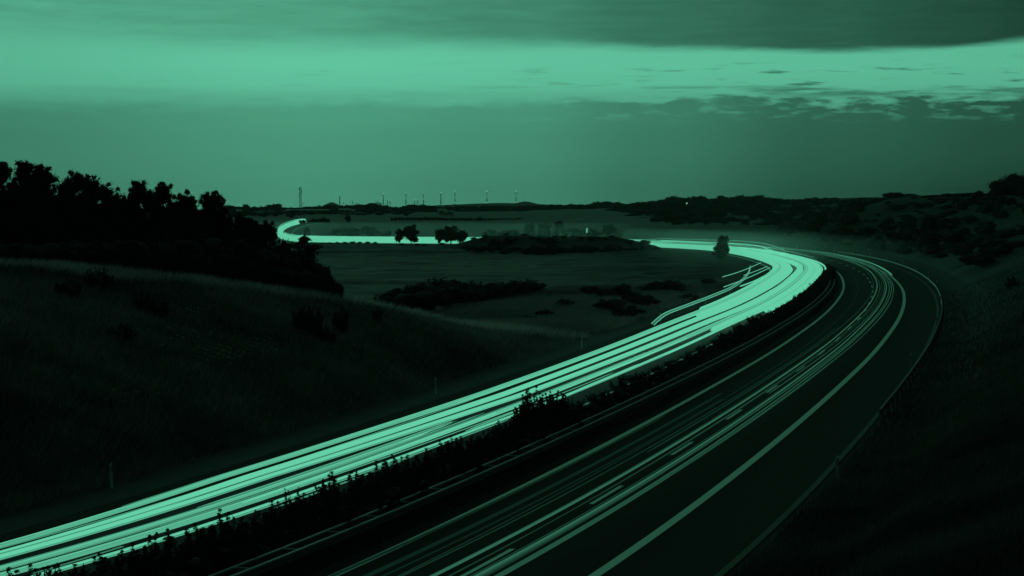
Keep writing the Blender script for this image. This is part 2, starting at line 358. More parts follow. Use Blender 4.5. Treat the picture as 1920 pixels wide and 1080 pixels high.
# repaired patch of darker asphalt in the right lane
M['patch'] = mat('asphalt_patch', (.040, .041, .041), .9, .2, .8, .2)
pa, pb = index_near(RF, gp(1480, 705)), index_near(RF, gp(1555, 650))
ribbon('asphalt_patch', RF, RFN, .35, 3.5, .003, M['asphalt'], rr, max(pa - 200, 0), pa)
# ------------------------------------------------------------------ light trails
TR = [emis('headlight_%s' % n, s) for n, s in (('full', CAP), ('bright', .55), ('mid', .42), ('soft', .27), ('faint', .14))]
TA = [emis('taillight_%s' % n, s) for n, s in (('bright', .24), ('mid', .13), ('soft', .075), ('faint', .034), ('dim', .017))]
def tube_np(P, rad, n=6, fl=1.0):
    m = len(P); T = np.gradient(P, axis=0); T /= np.linalg.norm(T, axis=1)[:, None]; up = np.array([0, 0, 1.0])
    S = np.cross(T, up); S /= np.linalg.norm(S, axis=1)[:, None]; Uv = np.cross(S, T); rad = np.broadcast_to(rad, (m,)).copy()
    rad[0] *= .3; rad[-1] *= .3
    an = np.arange(n) * 2 * math.pi / n; V = P[:, None] + rad[:, None, None] * (S[:, None] * np.cos(an)[None, :, None] + Uv[:, None] * np.sin(an)[None, :, None] * fl)
    V = V.reshape(-1, 3); i = np.arange(m - 1)[:, None] * n; j = np.arange(n)[None]; j2 = (j + 1) % n
    return V, np.stack([i + j, i + j2, i + n + j2, i + n + j], -1).reshape(-1, 4)
dist = lambda C: C[:, 1]
def clip_idx(C, y0, y1):
    """from the first to the last sample between world y0 and y1 along the road (before it turns west)"""
    w = np.where((C[:, 1] >= y0) & (C[:, 1] <= y1))[0]; return int(w[0]), int(w[-1]) + 1
def strand(name, C, Nn, d, z, r, m, parent=None, y0=40, y1=900, grow=0.0, fl=1.0, wob=.05):
    a, b = clip_idx(C, y0, y1); ph = random.random() * 9; Ya = C[:, 1]
    dd = (np.interp(Ya, d[0], d[1]) if isinstance(d, tuple) else d) + wob * np.sin(np.arange(len(C)) * .045 + ph) + wob * .6 * np.sin(np.arange(len(C)) * .017 + ph * 2)
    if C is LC: dd = dd * squeeze
    P = off(C, Nn, dd, 0, a, b); Y = P[:, 1]; P[:, 2] += z if not isinstance(z, tuple) else np.interp(Y, z[0], z[1])
    rad = (r if not isinstance(r, tuple) else np.interp(Y, r[0], r[1])) * (1 + grow * sst(150, 400, Y)); V, T = tube_np(P, rad, 6, fl)
    return obj(name, mesh_np(name, V, T, m), parent)
squeeze = 1 - .86 * sst(len(LC) - 165, len(LC) - 115, np.arange(len(LC)))          # far off only one lane is in use
GL = 'headlight trails on the left carriageway'
YB = [66, 73, 92, 133, 175, 230, 300, 900]
RB = ([66, 90, 135, 170, 220, 290, 420, 700], [.062, .072, .102, .118, .16, .26, .44, .55])
beams = [([-1.7, -1.8, -2.27, -1.87, -2.1, -2.5, -2.6, -2.6], 1.0, 40, 905, 'outermost headlight trail band on the left carriageway, next to the grass mound', [1, 2, 1, 2, 1]),
         ([-.9, -.95, -1.34, -.60, -.75, -.9, -1.0, -1.0], 1.15, 40, 905, 'second bright headlight trail band from the grass mound, broad and solid', [0, 0, 0, 1]),
         ([-.45, -.5, -.57, .50, .55, .7, .95, .95], 1.0, 40, 905, 'middle headlight trail band beside the dark gap on the left carriageway', [0, 1, 0]),
         ([.6, .6, .64, .95, 1, 1, 1, 1], .85, 40, 117, 'headlight trail band with a rounded end inside the left lanes', [1, 0, 2]),
         ([1.35, 1.4, 1.45, 1.80, 1.9, 2.0, 2.1, 2.1], 1.0, 40, 905, 'lower headlight trail band, split into thin streaks near the frame edge', [2, 1, 3, 1, 2]),
         ([2.3, 2.35, 2.4, 3.05, 3.2, 3.3, 3.4, 3.3], .62, 40, 905, 'narrow headlight trail along the median shrubs, cut up by twigs', [1, 1])]
for cs, ws, y0, y1, lab, ms in beams:
    t = tag(empty('light_trail', (*off(LC, LN, cs[2], .6)[60][:2], 0)), lab, 'light trail', GL); n = len(ms); loc = t.location.copy()
    for i, mi in enumerate(ms):
        q = ((i + .5) / n - .5) * 2; rb = np.interp(YB, *RB) * ws
        o = strand('light_streak', LC, LN, (YB, list(np.array(cs) + q * rb * 1.3)), (YB, list(.62 - q * rb * .35)), (RB[0], list(np.array(RB[1]) * ws * (.62 if n > 3 else .74))), TR[0] if mi == 1 and i % 2 else TR[mi], t, y0, y1 - (4 * i if y1 < 200 else 0), 0, 1, .03); o.location = -loc
    for i in range(3):     # thin extra streaks that begin or end on the way
        o = strand('light_streak', LC, LN, (YB, list(np.array(cs) + random.uniform(-.34, .34))), .66 + random.uniform(-.05, .1), .018, TR[random.choice([2, 3, 3])], t, random.choice([44, 60, 82]), min(y1, random.choice([118, 150, 170])), 1.0); o.location = -loc
for d, z, r_, mi, y0, y1, lab in ((1.0, .6, .022, 3, 78, 123, 'faint thin trail in the dark gap under the rounded end'), (2.7, .5, .03, 3, 84, 104, 'dim short streak between the lowest two trail bands'), (2.45, .62, .035, 2, 112, 124, 'short double streak left of the big median shrub'), (2.9, .6, .03, 2, 136, 160, 'short thin trail right of the big median shrub'), (-1.55, .62, .02, 3, 44, 130, 'hairline trail under the outermost band')):
    tag(strand('light_trail', LC, LN, d, z, r_, TR[mi], None, y0, y1), lab, 'light trail', GL)
# tubes widened into bloom where the headlights come round the bend towards the camera
gl = [(-2.95, 236, 'extra headlight band on the left side of the bend with a squared start'), (-1.75, 225, 'solid headlight band on the inside of the bend'), (2.7, 200, 'solid headlight band on the outside of the bend'),
      (3.9, 235, 'outer headlight band low beside the median grass of the bend')]
for d, y0, lab in gl:
    tag(strand('light_trail', LC, LN, d, .62, .20, TR[0], None, y0, 905, 1.6, .8), lab, 'light trail', GL)
tag(strand('light_trail', LC, LN, 5.0, .9, .07, TR[0], None, 372, 560, 1.0), 'thin trail curling round the outer right edge of the glare', 'light trail', GL)
tag(strand('light_trail', LC, LN, 4.5, .8, .06, TR[1], None, 345, 480, 1.0), 'short curl of light inside the outer edge of the bend', 'light trail', GL)
# emissive strands added round the far trails in place of lens bloom
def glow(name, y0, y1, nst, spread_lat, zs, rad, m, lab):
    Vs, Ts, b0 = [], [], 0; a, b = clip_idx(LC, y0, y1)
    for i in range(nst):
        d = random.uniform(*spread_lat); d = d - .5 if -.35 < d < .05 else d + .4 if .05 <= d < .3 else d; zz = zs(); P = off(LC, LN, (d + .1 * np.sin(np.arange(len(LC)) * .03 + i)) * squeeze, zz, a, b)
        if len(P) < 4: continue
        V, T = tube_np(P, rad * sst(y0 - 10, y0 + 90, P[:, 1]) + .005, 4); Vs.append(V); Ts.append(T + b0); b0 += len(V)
    return tag(obj(name, mesh_np(name, np.concatenate(Vs), np.concatenate(Ts), m)), lab, 'light trails', kind='stuff')  # these strands stand in for lens bloom
glow('bloom_strands', 300, 905, 22, (-3.4, 4.2), lambda: max(.15, random.gauss(.60, .17)), .115, TR[0], 'dense bright strands thickening the far headlight trails into bloom')
glow('bloom_strands', 380, 905, 34, (-4.6, 4.6), lambda: max(.1, random.gauss(.68, .42)), .024, TR[0], 'thin scattered bloom strands above the far headlight trails')
glow('bloom_strands', 560, 905, 34, (-4.6, 4.6), lambda: .15 + abs(random.gauss(.5, .9)), .013, TR[1], 'faint high bloom strands over the far straight')
glow('bloom_strands', 600, 905, 34, (-4.2, 4.4), lambda: min(1.9, max(.2, random.gauss(1.05, .42))), .07, TR[0], 'bright bloom strands thickening the headlight trails on the far straight')
# lamps mounted high on lorries
GH = 'high light trails from lorries'
def free(name, pts, r, m, lab, z=None, grp=GH):
    C = spline([gp(a, b, z) if z is not None else a for a, b in pts], .8, 3)
    V, T = tube_np(C, r, 6); return tag(obj(name, mesh_np(name, V, T, m)), lab, 'light trail', grp)
arc = [(1221, 607), (1236, 594), (1250, 585), (1290, 570), (1335, 553), (1370, 538), (1393, 522), (1404, 508), (1407, 497)]
for i, (dx, dy, r_, lab) in enumerate(((0, 0, .03, 'uppermost of the three thin trails hooking over the grass left of the bend'), (2.5, 1.8, .022, 'middle one of the three thin trails hooking left of the bend'), (4.5, 3.2, .026, 'lowest of the three thin trails hooking left of the bend'))):
    free('light_trail', [(p[0] + dx * (1 - j / 8), p[1] + dy) for j, p in enumerate(arc)], r_, TR[1 if i != 1 else 3], lab, 3.4)
for pts, r_, mi, lab in (([(1354, 519.5), (1385, 510), (1410, 500), (1428, 492)], .05, 2, 'topmost stray streak crossing out of the glare to the left'),
                      ([(1394, 516.5), (1415, 509), (1440, 499)], .045, 2, 'stray streak under the topmost one at the glare'),
                      ([(1356, 538.5), (1390, 526), (1420, 513), (1445, 501)], .05, 2, 'long stray streak crossing the hooked trails'),
                      ([(1387, 537), (1412, 528), (1436, 516), (1455, 507)], .07, 1, 'lowest and brightest stray streak left of the glare')):
    free('light_trail', pts, r_, TR[mi], lab, 3.0)
for pts, r_, mi, lab in (([(1231, 447.0), (1290, 448.6), (1350, 450.6), (1400, 452.5), (1440, 458), (1464, 466), (1472, 470), (1473, 476)], .09, 3, 'highest thin trail arching over the far end of the bend'),
                      ([(1237, 451.5), (1300, 453.6), (1345, 455.6), (1380, 457), (1420, 461), (1440, 467), (1455, 474)], .14, 1, 'second thin trail just above the far glare'),
                      ([(1330, 456), (1370, 458.6), (1400, 460), (1430, 463.5), (1450, 470)], .09, 2, 'thin trail touching the top of the far glare')):
    C = spline([at(a, b, 640 - 150 * max(0, (a - 1340) / 140) ** 1.5) for a, b in pts], 1.5, 3); V, T = tube_np(C, r_, 6)
    tag(obj('light_trail', mesh_np('light_trail', V, T, TR[mi])), lab, 'light trail', GH)
GR = 'tail light trails on the right carriageway'
for d, z, r_, mi, y0, y1, lab in ((.55, .80, .050, 1, 40, 905, 'left thin tail light trail beside the lane dashes'), (.86, .70, .022, 2, 60, 905, 'hairline trail right of the leftmost tail light trail'),
        (1.08, .80, .022, 3, 40, 320, 'dim thin trail along the lane dashes'), (1.40, .80, .030, 2, 130, 905, 'thin trail inside the left cluster of the bend'),
        (1.72, .80, .045, 1, 40, 905, 'thin bright tail light trail right of the lane dashes'), (1.98, .75, .050, 3, 40, 905, 'broad faint trail in the right cluster'), (2.16, .90, .030, 2, 60, 905, 'hairline trail in the middle of the right cluster'),
        (2.32, .80, .045, 2, 40, 905, 'thin soft trail near the right side of the cluster'), (2.52, .80, .042, 2, 40, 905, 'rightmost tail light trail of the right cluster'), (2.68, .95, .024, 3, 90, 905, 'faint hairline right of all tail light trails'),
        (-1.2, .8, .07, 4, 40, 132, 'very dim broad trail in the overtaking lane ending halfway'), (-.8, .8, .03, 4, 40, 128, 'very dim thin trail in the overtaking lane'), (-.3, .8, .022, 3, 60, 200, 'dim hairline crossing the overtaking lane'),
        (-2.2, .75, .05, 4, 40, 118, 'dimmest trail beside the left edge line'), (.05, .8, .03, 3, 100, 905, 'dim thin trail left of the lane dashes'),
        (1.55, .72, .012, 2, 50, 240, 'hair thin streak between the lane dashes and right cluster'), (.72, .9, .014, 2, 50, 200, 'hair thin streak beside the leftmost trail')):
    tag(strand('light_trail', RC, RN, d, z, r_ * .8, TA[mi], None, y0, min(y1, 640), .6, wob=.06), lab, 'light trail', GR)
tag(strand('light_trail', RC, RN, 3.3, .8, .07, TA[0], None, 345, 640, .6), 'bright tail light trail over the edge line at the top of the bend', 'light trail', GR)
# headlamps shining down onto the asphalt
def lamps():
    sp = 10; a = index_near(LC, (0, 0)); 
    for i in range(12, len(LC) - sp, sp):
        p = LC[i + sp // 2]; 
        if p[1] < 50: continue
        t = LC[min(i + sp, len(LC) - 1)] - LC[i]; L = bpy.data.lights.new('headlamp_light', 'AREA'); L.shape = 'RECTANGLE'; L.size = 20; L.size_y = 5.6; L.color = TINT
        rad = float(np.interp(p[1], [60, 110, 150, 200, 260, 400], [.01, .03, .45, 1.2, 2.2, 2.6]) if p[1] < 690 else .3); L.energy = rad * 20 * 5.6 * math.pi * .55
        o = bpy.data.objects.new('headlamp_light', L); COL.objects.link(o); o.location = (p[0], p[1], p[2] + .42); o.rotation_euler = (0, 0, math.atan2(t[1], t[0]))
lamps()
def side_lamps():
    """the headlamps also shine sideways on verge, shrubs and the added mist over the valley road"""
    d = 0.0; last = LC[0]
    for i in range(1, len(LC) - 60):
        d += float(np.linalg.norm(LC[i] - LC[i - 1])); p = LC[i]
        if p[1] < 165 or d < 7 + p[1] * .003: continue
        d = 0.0; L = bpy.data.lights.new('headlamp_side_light', 'POINT'); L.color = TINT; L.shadow_soft_size = 0.0
        L.energy = float(np.interp(p[1], [165, 230, 330, 480, 640, 800], [25, 70, 230, 620, 1700, 900])); o = bpy.data.objects.new('headlamp_side_light', L); COL.objects.link(o)
        o.location = (p[0] + LN[i][0] * .05, p[1], p[2] + 1.2)
side_lamps()
# ------------------------------------------------------------------ crash barriers
def beam_mesh(C, Nn, d, zc, a, b, m, th=.05, hh=.31):
    prof = [(-th, hh / 2), (th * .6, hh / 2 - .03), (th, hh / 4), (-th * .3, 0), (th, -hh / 4), (th * .6, -hh / 2 + .03), (-th, -hh / 2)]
    V = []; n = b - a
    for dd, zz in prof: V.append(off(C, Nn, d + dd, zc + zz, a, b))
    V = np.stack(V, 1).reshape(-1, 3); k_ = len(prof); i = np.arange(n - 1)[:, None] * k_; j = np.arange(k_)[None]; j2 = (j + 1) % k_
    return mesh_np('beam', V, np.stack([i + j, i + j2, i + k_ + j2, i + k_ + j], -1).reshape(-1, 4), m)
def barrier(C, Nn, C4, d, a, b, lab, double=False):
    base = C4[a]; t = tag(empty('crash_barrier', (base[0], base[1], 0)), lab, 'crash barrier', 'crash barriers along the motorway'); L = -t.location
    obj('beam', beam_mesh(C, Nn, d, .60, a, b, M['steel']), t, L)
    if double:
        obj('beam', beam_mesh(C, Nn, d - .62, .60, a, b, M['steel']), t, L)
    pm = MB().box((0, 0, .34), (.10, .07, .72)).mesh('post', M['steel']); am = MB().box((-.31 + .0, 0, .70), (.62, .07, .05)).mesh('spacer_arm', M['steel']); 
    sm_ = MB().box((-.09, 0, .58), (.12, .06, .20)).mesh('spacer_block', M['steel'])
    c = 0
    for i in range(a, b, 2 if not double else 2):
        if c >= 280 or (C[i][1] > 330 and i % 4): continue
        p = C[i]; nrm = Nn[i]; ang = math.atan2(nrm[1], nrm[0]); q = (p[0] + nrm[0] * (d - (.31 if double else -.16)), p[1] + nrm[1] * (d - (.31 if double else -.16)), 0)
        o = obj('post', pm, t, (q[0] + L[0], q[1] + L[1], 0)); o.rotation_euler.z = ang
        if double: o = obj('spacer_arm', am, t, (p[0] + nrm[0] * d * 1 + L[0], p[1] + nrm[1] * d + L[1], 0)); o.rotation_euler.z = ang
        else: o = obj('spacer_block', sm_, t, (q[0] + L[0], q[1] + L[1], 0)); o.rotation_euler.z = ang
        c += 1
    return t
ra, rb = index_near(RC, gp(1655, 792)), index_near(RC, (64, 520)); barrier(RC, RN, RC, 8.1, ra, rb, 'galvanised crash barrier along the outer right side of the bend')
ma, mb_ = clip_idx(RC, 52, 330); barrier(RC, RN, RC, -5.05, ma, mb_, 'double galvanised crash barrier with spacer arms in the median', True)
ribbon('gravel_kerb', RC, RN, 7.5, 7.75, .03, M['wall'] if False else mat('concrete_gutter', (.09, .075, .075), .9, .2, 2), rr)
# ------------------------------------------------------------------ delineator posts
def post_meshes():
    b = MB(); b.v = [(-.06, -.04, -.3), (.06, -.04, -.3), (.05, .05, -.3), (-.05, .05, -.3), (-.06, -.04, .70), (.06, -.04, .70), (.05, .05, .70), (-.05, .05, .70)]
    b.f = [[3, 2, 1, 0], [4, 5, 6, 7], [0, 1, 5, 4], [1, 2, 6, 5], [2, 3, 7, 6], [3, 0, 4, 7]]
    c = MB(); c.v = [(-.06, -.04, .88), (.06, -.04, .88), (.05, .05, .88), (-.05, .05, .88), (-.058, -.04, 1.0), (.058, -.04, 1.06), (.05, .05, 1.06), (-.05, .05, 1.0)]; c.f = b.f
    k1 = MB().box((0, 0, .79), (.125, .10, .18)); r = MB().box((0, -.056, .79), (.05, .012, .15))
    return b.mesh('body', M['post']), c.mesh('cap', M['post']), k1.mesh('black_band', M['black']), r.mesh('reflector', M['refl'])
M['refl'] = mat('reflector', (.75, .75, .7), .25, spec=.8); PMs = post_meshes()
def delineator(p, lab, rz=0.0, grp='delineator posts', tilt=0.0, s=1.0):
    t = tag(empty('delineator_post', p, rz), lab, 'road post', grp); t.rotation_euler.y = tilt; t.scale = (s, s, s)
    for nm, me in zip(('body', 'cap', 'black_band', 'reflector'), PMs): obj(nm, me, t)
for (px, py, lab, ti) in ((210, 913, 'white delineator post beside the left carriageway, nearest the left frame edge', -.06), (818, 738, 'white delineator post left of the trails under the grass mound', -.05),
                      (1091, 652, 'white delineator post where the grass mound ends', 0), (1238, 606, 'delineator post beside the foot of the hooked trails', 0), (1323, 573, 'small delineator post in the grass above the hooked trails', 0), (1369, 556, 'smallest delineator post left of the stray streaks', 0)):
    p = gp(px, py); delineator((p[0], p[1], max(tz(p[0], p[1]), -.1)), lab, 0, 'delineator posts left of the left carriageway', ti)
for i, (px, py) in enumerate(((1570, 905), (1708, 693), (1756, 615), (1764, 572), (1757, 542), (1741, 524), (1717, 508), (1692, 498), (1662, 493), (1631, 486), (1599, 481), (1564, 476), (1529, 472), (1494, 469))):
    p = gp(px, py - 1); o_ = ['nearest white delineator post, standing in the dark verge right of the road', 'delineator post beside the near end of the right crash barrier', 'delineator post on the barrier right of the widest bend', 'delineator post at the outermost point of the right bend',
        'delineator post just above the outermost point of the bend', 'sixth delineator post along the right barrier', 'delineator post where the right barrier starts to turn left', 'eighth delineator post up the right verge', 'ninth delineator post, above the start of the lane dashes', 'tenth delineator post, behind the merging tail lights',
        'eleventh delineator post on the far right verge', 'twelfth delineator post, near the far median grass', 'thirteenth delineator post, above the far tail lights', 'farthest delineator post, beside the top of the headlight glare'][i]
    delineator((p[0], p[1], .02), o_, 0, 'delineator posts right of the right carriageway', 0, 1.0)
# ------------------------------------------------------------------ vegetation
def leaves(cent, rad, n, size, flat=1.0, shell=.5, asp=.5, up=0.0):
    """n small triangles spread round each clump centre"""
    cent = np.asarray(cent, float); K = len(cent); rad = np.broadcast_to(rad, (K,)); N_ = K * n
    d = rng.normal(size=(N_, 3)); d /= np.linalg.norm(d, axis=1)[:, None]; rr_ = (shell + (1 - shell) * rng.random(N_)) ** 1.0 * np.repeat(rad, n) * rng.uniform(.75, 1.12, N_)
    c = np.repeat(cent, n, 0) + d * rr_[:, None] * np.array([1, 1, flat])
    a = rng.normal(size=(N_, 3)); a[:, 2] += up; a /= np.linalg.norm(a, axis=1)[:, None]; b = np.cross(a, rng.normal(size=(N_, 3))); b /= np.linalg.norm(b, axis=1)[:, None] + 1e-9
    s_ = size * rng.uniform(.6, 1.4, N_)[:, None]; V = np.stack([c - a * s_ * .5 - b * s_ * asp * .5, c - a * s_ * .5 + b * s_ * asp * .5, c + a * s_ * .6], 1).reshape(-1, 3)
    return V, np.arange(N_ * 3).reshape(-1, 3)
def blob(c, r, flat=1.0):
    """small lumpy closed core so a crown is not see-through in its middle"""
    th = np.linspace(0, 2 * math.pi, 9)[:-1]; V = [(c[0], c[1], c[2] + r * flat)]
    for ph in (.4, .9, 1.57, 2.2, 2.75):
        for t in th: q = r * rng.uniform(.78, 1.05); V.append((c[0] + q * math.sin(ph) * math.cos(t), c[1] + q * math.sin(ph) * math.sin(t), c[2] + q * flat * math.cos(ph)))
    V.append((c[0], c[1], c[2] - r * flat)); Fa = []
    for j in range(8): Fa.append([0, 1 + j, 1 + (j + 1) % 8]); Fa.append([41, 33 + (j + 1) % 8, 33 + j])
    for i in range(4):
        for j in range(8): a, b = 1 + i * 8 + j, 1 + i * 8 + (j + 1) % 8; Fa.append([a, a + 8, b + 8]); Fa.append([a, b + 8, b])
    return np.array(V), np.array(Fa)
def join(parts):
    V, T, b = [], [], 0
    for v_, t_ in parts: V.append(v_); T.append(t_ + b); b += len(v_)
    return np.concatenate(V), np.concatenate(T)
def pine_meshes(h, w, seed, low=.22):
    """scots-pine like: bent trunk, tiers of limbs, ragged clumps of needles. unit: metres"""
    r_ = random.Random(seed); tk = MB(); bend = [(r_.uniform(-.3, .3), r_.uniform(-.2, .2)) for _ in range(6)]
    tp = [(0, 0, -.5)] + [(bend[i][0] * i / 5, bend[i][1] * i / 5, h * (i + 1) / 6.3) for i in range(6)]; r0 = .02 * h + .03
    tk.tube(tp, [r0 * (1 - .85 * i / 6) for i in range(7)], 7); limbs = MB(); cl, cr = [], []
    nl = int(h * 4.6)
    for i in range(nl):
        f = low + (1 - low) * (i + r_.random()) / nl; z = h * .95 * f; a = r_.random() * 6.28; prof = (.20 + .95 * min(1, (1 - f) * 1.5) ** .8) * r_.uniform(.45, 1.18)
        L = w * .5 * prof; bx, by = np.interp(z, [p[2] for p in tp], [p[0] for p in tp]), np.interp(z, [p[2] for p in tp], [p[1] for p in tp])
        e = (bx + math.cos(a) * L, by + math.sin(a) * L, z + L * r_.uniform(.1, .5)); mid = ((bx + e[0]) / 2, (by + e[1]) / 2, (z + e[2]) / 2 - .05 * L)
        limbs.tube([(bx, by, z), mid, e], [.035 + .01 * L, .025, .01], 4)
        for q in range(5):
            g_ = .35 + .67 * (q + r_.random() * .7) / 5; cl.append((bx + math.cos(a) * L * g_ + r_.uniform(-.3, .3), by + math.sin(a) * L * g_ + r_.uniform(-.3, .3), z + (e[2] - z) * g_ + r_.uniform(0, .3))); cr.append(r_.uniform(.24, .56) * (.8 + .3 * prof))
    for q in range(0, len(cl), 2):
        c_ = cl[q]; cl.append((c_[0] + r_.uniform(-.3, .3), c_[1] + r_.uniform(-.2, .2), c_[2] + cr[q] * r_.uniform(.7, 1.5))); cr.append(r_.uniform(.10, .2))
    top = tp[-1]
    for q in range(6): cl.append((top[0] + r_.uniform(-.12, .12), top[1], h * (.90 + .017 * q))); cr.append(.26 - .035 * q)
    for q in range(7): cl.append((top[0] + r_.uniform(-.35, .35), top[1] + r_.uniform(-.35, .35), h * r_.uniform(.9, 1.0))); cr.append(r_.uniform(.2, .38))
    V, T = leaves(cl, cr, 34, .30, .75, .1, .28, .7); V2, T2 = leaves(cl, np.array(cr) * 1.45, 18, .36, .75, .3, .16, 1.2); V, T = join([(V, T), (V2, T2)])
    cores = [blob((0, 0, h * f_), w * .5 * c_, 1.3) for f_, c_ in ((.30, .62), (.46, .55), (.60, .40), (.72, .24))]
    VV, TT = join([(V, T)] + cores)
    return tk.mesh('trunk', M['bark'], True), limbs.mesh('limb', M['bark']), mesh_np('crown', VV, TT, M['pine'])
def broad_meshes(h, w, seed, leaf, nl=26, per=70, m='leaf', trunk=.18, flat=.8, core=True):
    r_ = random.Random(seed); tk = MB(); hb = h * trunk; tk.tube([(0, 0, -.5), (r_.uniform(-.1, .1), 0, hb), (r_.uniform(-.2, .2) * w * .2, 0, h * .7)], [.03 * h + .02, .022 * h + .01, .008 * h], 6)
    for i in range(5):
        a = i * 1.26 + r_.random(); tk.tube([(0, 0, hb + .1 * h * (i % 3)), (math.cos(a) * w * .3, math.sin(a) * w * .3, h * r_.uniform(.5, .8))], [.012 * h, .004 * h], 4)
    cl, cr = [], []; zc = (h + hb * .6) / 2; hz = (h - hb * .6) / 2
    for i in range(nl):
        d = np.array([r_.gauss(0, 1) for _ in range(3)]); d /= np.linalg.norm(d); q = r_.uniform(.35, .88); c = (d[0] * w * .5 * q, d[1] * w * .5 * q, zc + d[2] * hz * q * .92); cl.append(c); cr.append(r_.uniform(.16, .30) * w * .8)
    V, T = leaves(cl, cr, per, leaf, flat, .45, .6)
    P = [(V, T)]
    if core: P += [blob((0, 0, zc), w * .36, min(1.4, hz / (w * .5) * 1.0))] + [blob(cl[i], cr[i] * .72, .8) for i in range(0, nl, 2)]
    VV, TT = join(P); return tk.mesh('trunk', M['bark'], True), mesh_np('crown', VV, TT, M[m])
def shoot_meshes(h, w, seed, m='leafd', ns=16, leaf=.085, per=26):
    """bushy shrub of upright leafy shoots, feathery top"""
    r_ = random.Random(seed); st = MB(); Vs = []
    for i in range(ns):
        a = r_.random() * 6.28; q = math.sqrt(r_.random()) * w * .5; hh = h * r_.uniform(.55, 1.0) * (1 - .35 * (q / (w * .5)) ** 2); x0, y0 = math.cos(a) * q * .55, math.sin(a) * q * .55
        x1, y1 = math.cos(a) * q, math.sin(a) * q; st.tube([(x0, y0, -.2), ((x0 + x1) / 2, (y0 + y1) / 2, hh * .5), (x1, y1, hh)], [.018, .012, .005], 4)
        n_ = 11; c = [(x0 + (x1 - x0) * t + r_.uniform(-.05, .05), y0 + (y1 - y0) * t + r_.uniform(-.05, .05), hh * t) for t in np.linspace(.12, 1.0, n_)]
        Vs.append(leaves(c, np.linspace(.30, .07, n_) * (.6 + .35 * w / 2), per, leaf, 1.0, .2, .5, .4))
    Vs.append(blob((0, 0, h * .30), w * .36, min(1.0, h / w * .7)))
    V, T = join(Vs); return st.mesh('stems', M['bark']), mesh_np('foliage', V, T, M[m])
def place(name, parts, loc, lab, cat, grp, s=(1, 1, 1), rz=None, kids=True):
    t = tag(empty(name, loc, random.random() * 6.28 if rz is None else rz), lab, cat, grp); t.scale = s
    for nm, me in parts: obj(nm, me, t)
    return t
def top_h(px, ytop, D, marg=0.0):
    p = at(px, ytop, D); zg = tz(p[0], p[1]); return (p[0], p[1], zg - .15), p[2] - zg + .15
# pines on the mound, left: column, top row, distance, width in px
PN = [(8, 306, 176, 112, 'tall pine cut by the left frame edge'), (44, 305, 184, 82, 'tall narrow pine second from the left frame edge'), (76, 311, 180, 96, 'broad ragged pine, third from the left frame edge'), (120, 342, 190, 62, 'small thin pine between two taller ones'),
      (152, 328, 178, 98, 'pine with a knobbly round top standing free on the hill'), (205, 350, 184, 92, 'rounded pine right of the knobbly topped one'), (262, 346, 180, 92, 'broad pine with a flat crown above the grass crest'), (304, 348, 186, 86, 'pine with a small square top beside the flat crowned one'),
      (352, 367, 178, 76, 'thin pine with bent drooping top shoots'), (390, 364, 190, 78, 'pine with an upswept tufted top, last before the open sky'), (415, 398, 180, 80, 'low bushy pine below the tufted top'), (448, 406, 200, 62, 'small pine on the way down the wooded slope'), (476, 418, 205, 50, 'slender young pine on the falling slope'),
      (500, 422, 196, 72, 'lowest pine reaching towards the far trail bend'), (235, 378, 170, 80, 'dark inner pine behind the crest, lower than its neighbours'), (330, 392, 168, 76, 'short inner pine near the middle of the row'), (100, 372, 166, 100, 'dark inner pine below the tall ones at left'), (30, 370, 160, 110, 'dark squat pine low at the left frame edge'), (180, 385, 164, 84, 'shadowy short pine in front of the knobbly one')]
for i, (px, yt, D, wpx, lab) in enumerate(PN):
    loc, h = top_h(px, yt, D); w = wpx * D / F * 1.6
    a, b, c = pine_meshes(h, w, 100 + i); t = place('pine_tree', [('trunk', a), ('limb', b), ('crown', c)], loc, lab, 'pine tree', 'pines on the left mound', rz=0)
# undergrowth under the pines and the dark bush mass falling to the right
UG = [(520, 438, 190, 70), (560, 448, 186, 78), (590, 480, 180, 62), (545, 470, 176, 80), (500, 455, 172, 84), (450, 440, 170, 90), (400, 430, 168, 90), (350, 436, 166, 90), (300, 440, 164, 90), (250, 440, 162, 92), (200, 445, 160, 92), (150, 445, 158, 92), (100, 446, 156, 92), (50, 450, 154, 94), (5, 450, 152, 94), (470, 480, 168, 80), (420, 470, 163, 80), (575, 500, 172, 60), (600, 504, 172, 36), (616, 516, 171, 26), (634, 526, 171, 20), (530, 496, 169, 70)]
BV = [broad_meshes(4.0, 4.4, 300 + i, .20, 30, 90, 'leafd', .12) for i in range(5)]
names_ug = {0: 'dark bush in front of the far trail bend', 1: 'bush overlapping the left end of the far straight trail', 2: 'rightmost dark bush above the grass crest'}
for i, (px, yt, D, wpx) in enumerate(UG):
    loc, h = top_h(px, yt, D); w = wpx * D / F * 1.25; a, c = BV[i % 5]
    place('bush', [('stems', a), ('foliage', c)], loc, names_ug.get(i, 'dark leafy bush in the thicket under the pines'), 'bush', 'bushes under the pines', (w / 4.4, w / 4.4, h / 4.0))
